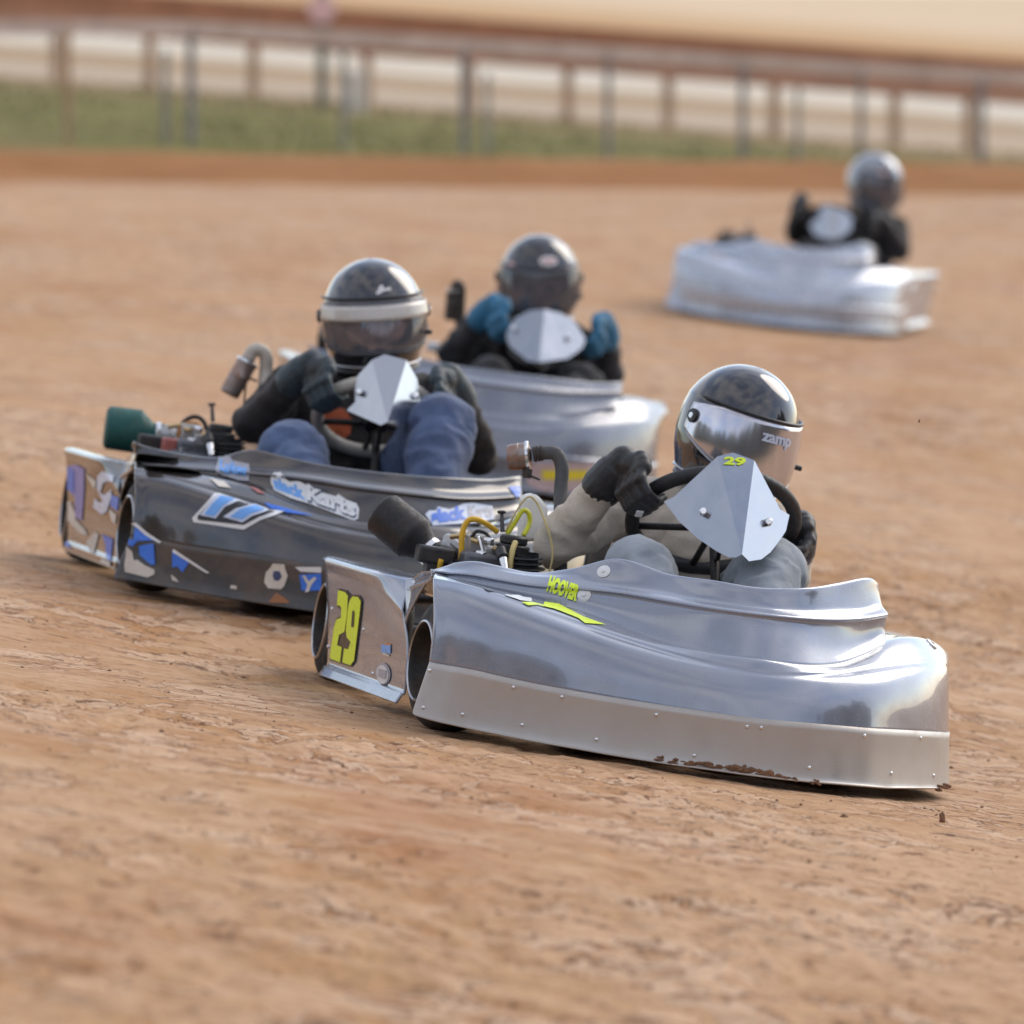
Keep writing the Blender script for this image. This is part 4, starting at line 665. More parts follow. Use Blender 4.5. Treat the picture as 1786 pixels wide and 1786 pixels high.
# grass blades on the verge
def grass():
    V = []; F = []
    for i in range(9000):
        x = rnd.uniform(-6.5, 6.5); y = rnd.uniform(46.6, 67.5)
        if vnoise(np.array(x * 0.8), np.array(y * 0.8), 5) < 0.35: continue
        z = tz(x, y) - 0.03
        h = rnd.uniform(0.05, 0.13); a = rnd.uniform(0, PI); w = rnd.uniform(0.010, 0.022)
        dx, dy = math.cos(a) * w, math.sin(a) * w
        lx, ly = rnd.uniform(-.05, .05), rnd.uniform(-.05, .05)
        o = len(V)
        V += [(x - dx, y - dy, z), (x + dx, y + dy, z), (x + lx + dx * .5, y + ly + dy * .5, z + h * .7), (x + 1.6 * lx, y + 1.6 * ly, z + h)]
        F += [(o, o + 1, o + 2), (o, o + 2, o + 3)]
    o = obj('grass', V, F, 'turf_blade', None, smooth=False)
    tag(o, 'short patchy green grass behind the far edge of the track', 'grass', kind='stuff')
m, nt, b = new_mat('turf_blade')
nt.links.new(ramp(nt, noise_node(nt, 0.6, 5, 0.6), [(0.3, (0.27, 0.21, 0.08)), (0.5, (0.19, 0.19, 0.052)), (0.7, (0.31, 0.24, 0.10))]), b.inputs['Base Color'])
setp(b, Roughness=0.8)
grass()

# woodland round the infield, behind and beside the photographer
m, nt, b = new_mat('woodland')
nt.links.new(ramp(nt, noise_node(nt, 0.8, 6, 0.7), [(0.3, (0.018, 0.024, 0.012)), (0.55, (0.040, 0.050, 0.022)), (0.8, (0.075, 0.075, 0.035))]), b.inputs['Base Color'])
setp(b, Roughness=0.95)
def woodland():
    bm = bmesh.new()
    for i in range(150):
        a = R(70 + 215 * (i + rnd.random()) / 150)           # clockwise from straight ahead
        d = rnd.uniform(42, 60)
        x, y = math.sin(a) * d, math.cos(a) * d
        if y > 40: continue
        h = rnd.uniform(10, 15)
        r_ = bmesh.ops.create_icosphere(bm, subdivisions=3, radius=1)
        w = rnd.uniform(3, 5)
        for v in r_['verts']:
            n = 1 + .35 * noise.noise(v.co * 1.6 + Vector((i, 0, 0))) + .22 * noise.noise(v.co * 4 + Vector((0, i, 0)))
            v.co = Vector((x + v.co.x * w * n, y + v.co.y * w * n, h * .5 + v.co.z * h * .55 * n))
    o = bmobj('woodland', bm, 'woodland', None, False)
    tag(o, 'dark woodland edge round the infield', 'trees', kind='stuff')
woodland()

# loose crumbs of clay on the racing surface
def crumbs():
    V = []; F = []
    for i in range(1300):
        y = 8.3 + 9.5 * rnd.random() ** 1.3
        x = rnd.uniform(-1, 1) * (0.09 * y + 0.12)
        s = 0.0011 + 0.0030 * rnd.random() ** 5 + (0.006 * rnd.random() if rnd.random() < .03 else 0)
        z = tz(x, y) + float(relief(np.array(x), np.array(y))) + s * 0.3
        o = len(V)
        P = [(1, 0, 0), (-1, 0.1, 0), (0, 1, 0.1), (0.1, -1, 0), (0, 0.1, 0.9), (0, 0, -.8)]
        for p in P: V.append((x + p[0] * s * rnd.uniform(.7, 1.7), y + p[1] * s * rnd.uniform(.7, 1.4), z + p[2] * s * rnd.uniform(.6, 1.1)))
        for t in ((0, 2, 4), (2, 1, 4), (1, 3, 4), (3, 0, 4), (2, 0, 5), (1, 2, 5), (3, 1, 5), (0, 3, 5)): F.append(tuple(o + q for q in t))
    o = obj('clay_crumbs', V, F, 'mud', None, smooth=False)
    tag(o, 'loose dark crumbs of clay scattered over the track', 'dirt', kind='stuff')
crumbs()
# darker clods lying clear on the track at the right of the silver kart
def clod(x, y, s, label, lift=0):
    bm = bmesh.new()
    bmesh.ops.create_icosphere(bm, subdivisions=2, radius=1)
    for v in bm.verts:
        n = noise.noise(v.co * 1.7 + Vector((x * 9, y * 5, 0)))
        v.co = Vector((v.co.x * s * .5, v.co.y * s * .6, v.co.z * s)) * (1 + 0.5 * n)
    o = bmobj('clay_clod', bm, 'mud')
    o.location = (x, y, tz(x, y) + s * 0.7 + lift)
    tag(o, label, 'clod')

# ------------------------------------------------------------------ far fence, barrier, sign
def at(px_, Y): return (px_ - 893) / 10200 * Y
def fence_pt(px_):
    k = (px_ - 893) / 10200
    t = (k * 49.8 + 2.72) / (7.52 - k * 10.2)
    return -2.72 + 7.52 * t, 49.8 + 10.2 * t
fo = empty('wire_fence', Matrix.Translation((*fence_pt(893), tz(*fence_pt(893)))), 'low wire fence with grey posts and a pale mauve top rail', 'fence')
FI = fo.matrix_world.inverted()
for pxl, dark, w, h in ((-140, 1, .034, 1.0), (120, 0, .03, 1.0), (290, 2, .03, .78), (335, 1, .036, 1.0), (600, 2, .028, .9), (810, 1, .036, 1.0), (850, 2, .028, .72), (1060, 0, .032, 1.0), (1295, 1, .036, 1.0), (1390, 2, .028, .75), (1500, 0, .032, 1.0), (1710, 1, .040, 1.0), (1900, 1, .036, 1.0)):
    x, y = fence_pt(pxl)
    z = tz(x, y)
    p = FI @ Vector((x, y, z - 0.05)); q = FI @ Vector((x, y, z + h))
    c = cyl('post', p, q, w, ('post_brown', 'post_grey', 'post_pale')[dark] if dark != 0 else ('post_brown' if pxl == 120 else 'post_grey'), fo, 12)
for a, b_ in ((-140, 335), (335, 810), (810, 1295), (1295, 1710), (1710, 1900)):
    x0, y0 = fence_pt(a); x1, y1 = fence_pt(b_)
    P0 = FI @ Vector((x0, y0, tz(x0, y0) + 0.98)); P1 = FI @ Vector((x1, y1, tz(x1, y1) + 0.98))
    d = P1 - P0
    bm = bmesh.new()
    box(bm, (P0 + P1) / 2, (d.length - 0.004, 0.05, 0.125), d.to_track_quat('X', 'Z').to_matrix())
    bmobj('top_rail', bm, 'rail_mauve', fo, False)
V = []; F = []
for i in range(0, 11):
    zz = 0.06 + i * 0.085
    pts = []
    for pxl in range(-140, 1901, 60):
        x, y = fence_pt(pxl)
        pts.append(FI @ Vector((x, y - 0.02, tz(x, y) + zz)))
    v, f = tube_vf(pts, 0.002, 4, raw=True)
    V, F = joinvf((V, F), (v, f))
for pxl in range(-140, 1900, 15):
    x, y = fence_pt(pxl)
    v, f = tube_vf([FI @ Vector((x, y - 0.024, tz(x, y) + 0.03)), FI @ Vector((x, y - 0.024, tz(x, y) + 0.93))], 0.0018, 4, raw=True)
    V, F = joinvf((V, F), (v, f))
tag(obj('wire_mesh', V, F, 'wire_galv', fo), kind='stuff')

YB = 68.0
bo = empty('guard_barrier', Matrix.Translation((0, YB, tz(0, YB))), 'long rust brown barrier of two deep boards on brown posts behind the grass', 'barrier')
BI = bo.matrix_world.inverted()
for pxl in (-90, 100, 262, 443, 640, 820, 990, 1165, 1350, 1560, 1690, 1890):
    x = at(pxl, YB)
    bm = bmesh.new()
    box(bm, BI @ Vector((x, YB + 0.10, tz(x, YB) + 0.29)), (0.125, 0.14, 0.66))
    bev(bmobj('post', bm, 'post_brown', bo, False), 0.01)
for i, (za, zb, mt) in enumerate(((0.58, 0.83, 'barrier_rust'), (0.835, 1.10, 'barrier_dark_rust'))):
    for a, b_ in ((-90, 443), (443, 990), (990, 1560), (1560, 1890)):
        x0, x1 = at(a, YB), at(b_, YB)
        P0 = BI @ Vector((x0, YB - 0.01 + 0.03 * i, tz(x0, YB) + (za + zb) / 2)); P1 = BI @ Vector((x1, YB - 0.01 + 0.03 * i, tz(x1, YB) + (za + zb) / 2))
        d = P1 - P0
        bm = bmesh.new()
        box(bm, (P0 + P1) / 2, (d.length - 0.006, 0.06, zb - za), d.to_track_quat('X', 'Z').to_matrix())
        bev(bmobj('board', bm, mt, bo, False), 0.012)
YS = 65.0
xs_ = at(563, YS)
so = empty('marker_sign', Matrix.Translation((xs_, YS, tz(xs_, YS))), 'round pale pink sign on a tall grey green pole by the far barrier', 'sign')
cyl('pole', (0, 0, -0.05), (0, 0, 2.1), 0.055, 'sign_pole', so, 14)
V, F = lathe([(0.0005, 0), (0.15, 0), (0.156, 0.006), (0.156, 0.02), (0.0005, 0.022)], (0, -0.058, 1.10), (0, -1, 0), 32)
obj('disc', V, F, 'sign_face', so, auto=35)
for i, (pxl, lab) in enumerate(((612, 'short pale post just right of the round pink sign'), (632, 'second short pale post to the right of the round pink sign'))):
    x = at(pxl, 64)
    o = cyl('marker_post', (0, 0, -0.05), (0, 0, 0.46), 0.045, 'white_post', None, 12, bevel=.01)
    o.location = (x, 64, tz(x, 64))
    tag(o, lab, 'post', 'pale posts beside the sign')
# ------------------------------------------------------------------ flat print laid on real surfaces
def text_2d(s, bold):
    cu = bpy.data.curves.new('t', 'FONT')
    cu.body = s; cu.size = 1; cu.offset = bold; cu.space_character = 0.94 + bold; cu.resolution_u = 3
    o = bpy.data.objects.new('t', cu); COL.objects.link(o)
    dg = bpy.context.evaluated_depsgraph_get(); dg.update()
    me = bpy.data.meshes.new_from_object(o.evaluated_get(dg))
    bpy.data.objects.remove(o); bpy.data.curves.remove(cu)
    bm = bmesh.new(); bm.from_mesh(me); bpy.data.meshes.remove(me)
    xs = [v.co.x for v in bm.verts]; ys = [v.co.y for v in bm.verts]
    x0, x1 = min(xs), max(xs)
    cap = 0.70
    for v in bm.verts: v.co = Vector(((v.co.x - x0) / (x1 - x0), v.co.y / cap, 0))
    return bm
def poly_2d(pts):
    cu = bpy.data.curves.new('p', 'CURVE'); cu.dimensions = '2D'; cu.fill_mode = 'BOTH'
    sp = cu.splines.new('POLY'); sp.points.add(len(pts) - 1); sp.use_cyclic_u = True
    for i, p in enumerate(pts): sp.points[i].co = (p[0], p[1], 0, 1)
    o = bpy.data.objects.new('p', cu); COL.objects.link(o)
    dg = bpy.context.evaluated_depsgraph_get(); dg.update()
    me = bpy.data.meshes.new_from_object(o.evaluated_get(dg))
    bpy.data.objects.remove(o); bpy.data.curves.remove(cu)
    bm = bmesh.new(); bm.from_mesh(me); bpy.data.meshes.remove(me)
    return bm
def slice_grid(bm, su, sv):
    xs = [v.co.x for v in bm.verts]; ys = [v.co.y for v in bm.verts]
    for ax, lo, hi, st in ((0, min(xs), max(xs), su), (1, min(ys), max(ys), sv)):
        c = lo + st
        while c < hi:
            n = [0, 0, 0]; n[ax] = 1; p = [0, 0, 0]; p[ax] = c
            bmesh.ops.bisect_plane(bm, geom=bm.verts[:] + bm.edges[:] + bm.faces[:], plane_co=p, plane_no=n)
            c += st
    bmesh.ops.triangulate(bm, faces=bm.faces[:])
def bvh_of(*objs):
    V = []; F = []
    for o in objs:
        k = len(V)
        V += [v.co.copy() for v in o.data.vertices]
        F += [tuple(i + k for i in p.vertices) for p in o.data.polygons]
    return BVHTree.FromPolygons(V, F)
def lay_on(bm, mapf, d, bvh, lay, name, mat, parent):
    d = Vector(d).normalized()
    bad = []
    for v in bm.verts:
        p = mapf(v.co.x, v.co.y)
        h, n, i, dist = bvh.ray_cast(p - d * 3.0, d)
        if h is None: bad.append(v); v.co = p; continue
        if n.dot(d) > 0: n = -n
        v.co = h + n * (0.0009 + 0.0014 * lay)
    if bad: bmesh.ops.delete(bm, geom=bad, context='VERTS')
    # drop faces stretched over an edge
    long = [f for f in bm.faces if max(e.calc_length() for e in f.edges) > 0.12]
    if long: bmesh.ops.delete(bm, geom=long, context='FACES')
    if not bm.faces: bm.free(); return None
    return bmobj(name, bm, mat, parent, True, None)
def print_decals(k, targets, parents):
    for e in DEC:
        if e['k'] != k: continue
        bvh = targets[e['t']]
        if 'text' in e:
            o, r_, u = (Vector(p) for p in e['p'])
            bm = text_2d(e['text'], e['bold'])
            U, W = r_ - o, u - o
            slice_grid(bm, 0.009 / U.length, 0.007 / W.length)
            f = lambda a, b_, o=o, U=U, W=W: o + U * a + W * b_
        else:
            P = [Vector(p) for p in e['p']]
            c = sum(P, Vector()) / len(P)
            ax = 0 if abs(e['p'][0][0] - e['p'][1][0]) < 1e-4 and abs(e['p'][0][0] - e['p'][2][0]) < 1e-4 else 1
            if ax == 0:
                bm = poly_2d([(p.y, p.z) for p in P]); X0 = P[0].x
                f = lambda a, b_, X0=X0: Vector((X0, a, b_))
            else:
                bm = poly_2d([(p.x, p.z) for p in P]); Y0 = P[0].y
                f = lambda a, b_, Y0=Y0: Vector((a, Y0, b_))
            slice_grid(bm, 0.010, 0.008)
        lay_on(bm, f, e['d'], bvh, e['lay'], e['n'], 'sticker_' + e['m'], parents[e['t']])

# ------------------------------------------------------------------ kart bodywork
def rowsof(B): return {n: [Vector(p) for p in v] for n, v in B.items()}
B1 = rowsof(DATA['B1']); B2 = rowsof(DATA['B2'])
N1 = len(B1['r1'])
def relax(row, n):
    for _ in range(n):
        row = [row[0]] + [row[i - 1] * .22 + row[i] * .56 + row[i + 1] * .22 for i in range(1, len(row) - 1)] + [row[-1]]
    return row
def body_rows(k):
    """nose rows and cowl rows in kart coordinates: x to the driver's left, y backward, z up"""
    if k == 1 or k == 4:
        nose = {n: list(B1[n]) for n in ('r0', 'r1', 'r2', 'r2b', 'r3', 'r4')}
        cowl = {n: list(B1[n][:15]) for n in ('r4', 'r5', 'r6', 'r7')}
    else:
        nose = {}
        for n in ('r0', 'r1', 'r2', 'r2b', 'r3', 'r4'):
            nose[n] = B2[n][:12] + B1[n][12:]
        cowl = {n: list(B2[n]) for n in ('r4', 'r5', 'r6', 'r7')}
        if k == 3:
            for n, s in (('r5', 0.006), ('r6', 0.006), ('r7', 0.004)):
                cowl[n] = [p + Vector((0, 0, s)) for p in cowl[n]]
    return nose, cowl
def ext(row, first, last):
    return [row[0] + Vector(v) for v in first] + row + [row[-1] + Vector(v) for v in last]
def wheel(root, x, y, z, r, w, side, steer=0.0, rr=0.083):
    s = side      # -1: outer face toward -x
    d = Vector((-s * math.cos(steer), -s * math.sin(steer), 0))   # inward
    p = Vector((x, y, z))
    prof = [(0.018, w * .55), (0.03, w * .42), (0.062, w * .40), (0.072, w * .30), (0.078, 0.012), (0.081, 0.001), (rr, -0.002), (rr + 0.0035, 0.0), (rr + 0.004, 0.006)]
    V, F = lathe(prof, p, d, 48)
    n0 = len(F)
    o = obj('wheel', V, F, 'rim_metal', root, auto=40)
    o.data.materials.append(MATS['rim_edge'])
    for i, q in enumerate(o.data.polygons):
        if i % (len(prof) - 1) >= 5: q.material_index = 1
    t = [(rr + 0.001, 0.004), (rr + .012, 0.006), (r * .80, 0.011), (r * .90, 0.020), (r * .97, 0.034), (r, 0.055), (r, w - .04), (r * .96, w - .018), (r * .8, w - .005), (rr, w)]
    V, F = lathe(t, p, d, 56)
    obj('tyre', V, F, 'tyre_rubber', o, auto=60)
    for i in range(5):
        a = 2 * PI * i / 5 + 0.3
        q = p + d * (w * .40) + Vector((0, math.cos(a) * .045, math.sin(a) * .045))
        cyl('wheel_nut', q, q - d * 0.012, 0.006, 'bolt_metal', o, 6)
def pod(root, side, mat, ext_y=0.475, fl=1.0):
    ys = [ext_y, .40, .30, .18, .06, -.06, -.13, -.180]
    rows = [[] for i in range(11)]
    for y in ys:
        t = (y + .21) / .73
        xb = -.627 - .068 * t; xt = -.637 - .080 * t
        s = min(1, max(0, (.10 - y) / .31)) ** 1.5
        sl = lambda z: (0.05 * ((z - .14) / .14) + .045 * ((z - .14) / .14) ** 2) * max(0, (y - .2) / .33)
        fr = lambda z: .15 * max(0, (z - .13) / .14) * min(1, max(0, (.12 - y) / .30))
        P = [(xb - .016 * fl, .016), (xb - .013 * fl, .022), (xb - .005, .038), (xb, .048), (xb * .5 + xt * .5, .14), (xt - .001, .228 - .034 * s), (xt - .004, .250 - .044 * s), (xt - .009 + .030 * s, .266), (xt - .003 + .034 * s, .276), (xt + .035 + .03 * s, .279), (xt + .24, .262)]
        for i, (x, z) in enumerate(P): rows[i].append(Vector((x, y + sl(z) + fr(z), z)))
    if side > 0:
        for r_ in rows:
            for i, p in enumerate(r_): r_[i] = Vector((-p.x - .125, p.y, p.z))
        rows = rows[::-1]
    V, F, nc, nr = grid_loft(rows, 4, 3)
    o = obj('side_pod', V, F, mat, root)
    solid(o, 0.004, -1 if side < 0 else -1)
    return o
def make_kart(k, cfg):
    M, o_ = KARTS[k]
    m4 = Matrix([list(M[i]) + [o_[i]] for i in range(3)] + [[0, 0, 0, 1]])
    root = empty('racing_kart', m4, cfg['label'], 'kart', 'dirt track racing karts')
    P, SK = cfg['paint'], cfg['skirt']
    nose, cowl = body_rows(k)
    for n, q in (('r2', 1), ('r2b', 1), ('r3', 1), ('r4', 1)): nose[n] = relax(nose[n], q)
    for n, q in (('r4', 1), ('r5', 1), ('r6', 1)): cowl[n] = relax(cowl[n], q)
    # nose shell
    kx = {3: .93, 4: .90}.get(k, 1)
    if kx < 1:
        for n in nose: nose[n] = [Vector((p.x * (kx if p.x > 0 else 1), p.y, p.z)) for p in nose[n]]
        cs = 1.16 if k == 3 else kx + .03
        for n in cowl: cowl[n] = [Vector((p.x * (cs if p.x > 0 else 1), p.y + (.03 * max(0, p.x / .35) ** 2 if k == 3 else 0), p.z - (.022 * max(0, p.x / .35) if k == 3 and n in ('r6', 'r7') else 0))) for p in cowl[n]]
    left = [(0.035, 0.055, -.002), (0.006, 0.022, -.001)]
    right = [(0.014, 0.07, -.004), (0.020, 0.17, -.010), (0.020, 0.30, -.016)]
    r1 = ext(nose['r1'], left, right); r2 = ext(nose['r2'], left, right); r2b = ext(nose['r2b'], left, right)
    r3 = ext(nose['r3'], left, right); r4 = ext(nose['r4'], left, [(v[0] * .8, v[1] * .8, v[2] * 1.6) for v in right])
    r3b = [a.lerp(b_, 0.22) + Vector((0, 0, 0.0035)) for a, b_ in zip(r3, r4)]
    nc_ = len(cowl['r4']) + 1          # columns covered by the cowl dip under it
    d1 = [p + (Vector((0, 0.03, -0.016)) if i < nc_ else Vector((0, 0.07, 0.002))) for i, p in enumerate(r4)]
    d2 = [Vector((p.x, p.y + 0.26, max(0.26, min(p.z, .315)) - (.05 if i < nc_ else 0))) for i, p in enumerate(r4)]
    V, F, nc, nr = grid_loft([r1, r2, r2b, r3, r3b, r4, d1, d2], 7, 6)
    n_o = obj('nose', V, F, P, root); solid(n_o, 0.004)
    # riveted skirt below the nose
    lf = [(0.03, 0.05, 0), (0.004, 0.02, 0)]
    rz = [(v[0], v[1], 0) for v in right]
    r0 = ext(nose['r0'], lf, rz); r1s = ext(nose['r1'], lf, rz)
    out = Vector((0, -0.004, 0))
    s00 = [p + Vector((0, -.010, -.005)) for p in r0]
    s1 = [p + out + Vector((0, 0, .008)) for p in r1s]
    sm = [a.lerp(b_, .5) + Vector((0, .002, 0)) for a, b_ in zip(r0, s1)]
    V, F, nc, nr = grid_loft([s00, [p + Vector((0, -.002, .003)) for p in r0], sm, s1], 7, 4)
    s_o = obj('nose_skirt', V, F, SK, root); solid(s_o, 0.003)
    # cowl in front of the driver
    cl = [(0.02, 0.10, -.02), (0.004, 0.04, -.005)]
    cr = [(0.010, 0.045, 0), (0.012, 0.13, 0), (0.006, 0.27, 0), (-.004, 0.42, 0)]
    q4 = ext([p + Vector((0, .004, -.006)) for p in cowl['r4']], cl, cr)
    q5 = ext(cowl['r5'], cl, cr); q6 = ext(cowl['r6'], cl, cr)
    q7 = ext(cowl['r7'], cl, [(v[0], v[1], -.10 * v[1]) for v in cr])
    rib = [p + Vector((0, -.005, .001)) for p in q5]
    q45 = [a.lerp(b_, .5) + Vector((0, .010 * min(1, abs(a.x) / .25), -.004 * min(1, abs(a.x) / .25))) for a, b_ in zip(q4, q5)]
    q48 = [a.lerp(b_, .88) + Vector((0, .004, -.001)) for a, b_ in zip(q4, q5)]
    q6b = [p + Vector((0, .004, .002)) for p in q6]
    q65 = [a.lerp(b_, .55) + Vector((0, .002, 0)) for a, b_ in zip(q6b, q7)]
    q8 = [p + Vector((0, .010, .001)) for p in q7]
    q9 = [p + Vector((0, .018, -.010)) for p in q7]
    V, F, nc, nr = grid_loft([q4, q45, q48, rib, q6b, q65, q7, q8, q9], 7, 5)
    c_o = obj('cowl', V, F, P, root); solid(c_o, 0.003)
    # side pods and the arch over the right front wheel
    p_o = pod(root, -1, P, fl=.4 if k == 2 else 1.0)
    pl_o = pod(root, 1, P)
    if k >= 3:
        for v in pl_o.data.vertices: v.co.x -= .045 if k == 4 else .03
    la = [Vector(v) for v in ((-.643, -.140, .186), (-.645, -.173, .207), (-.645, -.205, .227), (-.645, -.255, .257), (-.645, -.329, .291), (-.648, -.385, .304))]
    ua = [Vector(v) for v in ((-.634, -.030, .269), (-.637, -.092, .274), (-.640, -.150, .280), (-.641, -.200, .292), (-.642, -.250, .302), (-.646, -.385, .3125))]
    ia = [p + Vector((.02, .004, .005)) for p in ua]
    ia2 = [p + Vector((.20, .01, .004)) for p in ua]
    V, F, nc, nr = grid_loft([la, [a.lerp(b_, .5) for a, b_ in zip(la, ua)], ua, ia, ia2], 5, 4)
    a_o = obj('wheel_arch', V, F, P, root, auto=38); solid(a_o, 0.004)
    # black sheet added to put shade into the wheel well
    lv = [[Vector((x, y, z)) for y in (-.50, -.36, -.22, -.08)] for x, z in ((-.47, .05), (-.47, .20), (-.49, .285), (-.55, .297), (-.63, .293))]
    V, F, nc, nr = grid_loft(lv, 2, 3)
    solid(obj('wheel_well_shade', V, F, 'black_plastic', root), .003)
    # running gear
    wheel(root, -.690, .641, .127, .140, .20, -1)
    wheel(root, -.655, -.428, .127, .140, .13, -1, R(6))
    xl = {3: -.05, 4: -.09}.get(k, 0)
    wheel(root, .575 + xl, .641, .127, .138, .18, 1)
    wheel(root, .500 + xl, -.428 + .14, .127, .138, .12, 1, R(6))
    cyl('rear_axle', (-.60, .641, .127), (.50, .641, .127), .02, 'black_metal', root, 14)
    cyl('front_axle', (-.56, -.40, .10), (.42, -.32, .10), .016, 'black_metal', root, 12)
    bm = bmesh.new(); box(bm, (-.03, .02, .028), (.62, 1.20, .006)); bmobj('floor_pan', bm, 'black_metal', root, False)
    for x in (-.30, .28):
        tube('frame_rail', [(x, .75, .06), (x, .3, .05), (x * 1.05, -.2, .05), (x * .8, -.62, .06)], .015, 'black_metal', root, 10, 5)
    V, F = joinvf(tube_vf([(-.48, .74, .10), (-.2, .80, .12), (.2, .80, .12), (.44, .74, .10)], .013, 8, 5), tube_vf([(-.48, .76, .20), (-.2, .82, .22), (.2, .82, .22), (.44, .76, .20)], .013, 8, 5))
    obj('rear_bumper', V, F, 'black_metal', root)
    # seat shell behind and around the driver
    S = cfg['seat']
    rows = []
    for (y, z, hw, dp) in ((.12, .10, .15, .03), (.28, .07, .18, .06), (.44, .10, .20, .10), (.53, .24, .20, .12), (.58, .40, .18, .10), (.60, .50, .14, .06)):
        rows.append([Vector((S[0] + hw * u, y - (dp * abs(u) ** 2.2 if z > .2 else 0) + S[1], z + (dp * abs(u) ** 2.2 if z <= .2 else 0))) for u in (-1, -.75, -.4, 0, .4, .75, 1)])
    V, F, nc, nr = grid_loft(rows, 4, 4)
    solid(obj('seat', V, F, 'seat_shell', root), .006)
    # steering
    C = Vector(cfg['wc']); r = cfg['wr']
    e1 = Vector((math.cos(cfg['steer']), 0, 0)); e2 = Vector((0, -.785, .62)).normalized(); e1 = Vector((1, 0, 0))
    n_ = e1.cross(e2).normalized()
    sw = tube('steering_wheel', [C + e1 * (r * math.cos(a)) + e2 * (r * math.sin(a)) for a in [2 * PI * i / 56 for i in range(56)]], .0165, cfg['grip'], root, 14, closed=True, raw=True)
    for a in (R(200), R(340), R(270)):
        V, F = tube_vf([C + n_ * .02, C + (e1 * math.cos(a) + e2 * math.sin(a)) * (r - .01)], .008, 8, 2)
        obj('spoke', V, F, 'black_metal', sw)
    cyl('hub', C + n_ * .035, C - n_ * .012, .032, 'black_metal', sw, 20, bevel=.004)
    tube('steering_shaft', [C + n_ * .03, C + n_ * .20, Vector((C.x - .03, -.30, .14))], .011, 'black_metal', root, 12, 5)
    tube('shaft_support', [(C.x - .02, -.24, .30), (C.x - .08, -.30, .10)], .009, 'black_metal', root, 8, 3)
    # folded aluminium fairing on the wheel hub
    fv = [Vector(p) for p in cfg['cone']]
    for f, (i, j, l) in zip(cfg['cone_f'], cfg['cone_p']):
        nn = (fv[j] - fv[i]).cross(fv[l] - fv[i])
        for q in f:
            if q not in (i, j, l): fv[q].y = fv[i].y - (nn.x * (fv[q].x - fv[i].x) + nn.z * (fv[q].z - fv[i].z)) / nn.y
    bm = bmesh.new()
    bv = [bm.verts.new(p) for p in fv]
    for f in cfg['cone_f']: bm.faces.new([bv[i] for i in f])
    bmesh.ops.recalc_face_normals(bm, faces=bm.faces[:])
    for f in bm.faces:
        if f.normal.y > 0: f.normal_flip()
    f_o = bmobj('steering_fairing', bm, 'polished_aluminium', root, False)
    f_o.modifiers.new('thickness', 'SOLIDIFY').thickness = .002
    f_o.modifiers[-1].offset = -1
    fb = bvh_of(f_o)
    for p in cfg.get('cone_nuts', ()):
        h_ = fb.ray_cast(Vector((p[0], -2, p[2])), Vector((0, 1, 0)))
        if h_[0] is None: continue
        p = h_[0]
        cyl('fairing_nut', p + Vector((0, .01, 0)), p + Vector((-.25 * .02, -.016, .006)), .0085, 'bolt_metal', f_o, 8, bevel=.002)
    tube('fairing_bracket', [C + n_ * .03, C + n_ * .10 + Vector((0, -.03, .0)), fv[0].lerp(fv[2], .5) + Vector((0, .02, -.06))], .006, 'black_metal', root, 8, 4)
    targets = dict(nose=bvh_of(n_o, s_o), cowl=bvh_of(c_o), pod=bvh_of(p_o), cone=bvh_of(f_o))
    parents = dict(nose=n_o, cowl=c_o, pod=p_o, cone=f_o)
    print_decals(k, targets, parents)
    # fasteners
    for (t, typ, p, d) in RIV:
        if typ[0] != str(k): continue
        p = Vector(p); d = Vector(d)
        h, n, i, ds = targets[t].ray_cast(p - d * 3, d)
        if h is None: continue
        if n.dot(d) > 0: n = -n
        if typ[1] == 'r':
            V, F = lathe([(.0042, -.001), (.0044, .0008), (.003, .0022), (.0004, .0028)], h, n, 12)
            obj('rivet', V, F, 'bolt_metal', s_o if t == 'nose' else parents[t])
        else:
            V, F = lathe([(.0145, -.002), (.0148, .0016), (.0130, .0024), (.0045, .0026), (.004, .0055), (.0004, .006)], h, n, 24)
            obj('bolt_washer', V, F, 'washer_white', parents[t], auto=50)
    return root, n_o, s_o, c_o, p_o, C, e1, e2, n_, r
# ------------------------------------------------------------------ helmets
HZ = [(.140, .0, .0, .0), (.136, .030, .034, .036), (.126, .056, .062, .066), (.108, .083, .090, .096), (.080, .105, .113, .122), (.045, .121, .130, .142), (.005, .128, .140, .149),
      (-.035, .1285, .149, .146), (-.070, .124, .154, .135), (-.100, .115, .150, .121), (-.122, .108, .142, .112), (-.132, .104, .136, .107)]
def hprof(z):
    zs = [h[0] for h in HZ][::-1]
    return [float(np.interp(z, zs, [h[i] for h in HZ][::-1])) for i in (1, 2, 3)]
def hpt(az, z, off=0.0):
    w, f, b_ = hprof(z)
    a = R(az)
    c, s = math.cos(a), math.sin(a)
    y = -f * c if c > 0 else -b_ * c
    n = Vector((s / max(w, .02), -c / max(f if c > 0 else b_, .02), 0)).normalized()
    zt = max(0, (z - .03) / .11)
    n = (n * (1 - zt * .8) + Vector((0, 0, zt))).normalized()
    return Vector((w * s, y, z)) + n * off
def hgrid(azs, zs, off=0.0):
    V = [hpt(a, z, off) for a in azs for z in zs]
    n = len(zs)
    return V, [(i * n + j, (i + 1) * n + j, (i + 1) * n + j + 1, i * n + j + 1) for i in range(len(azs) - 1) for j in range(n - 1)]
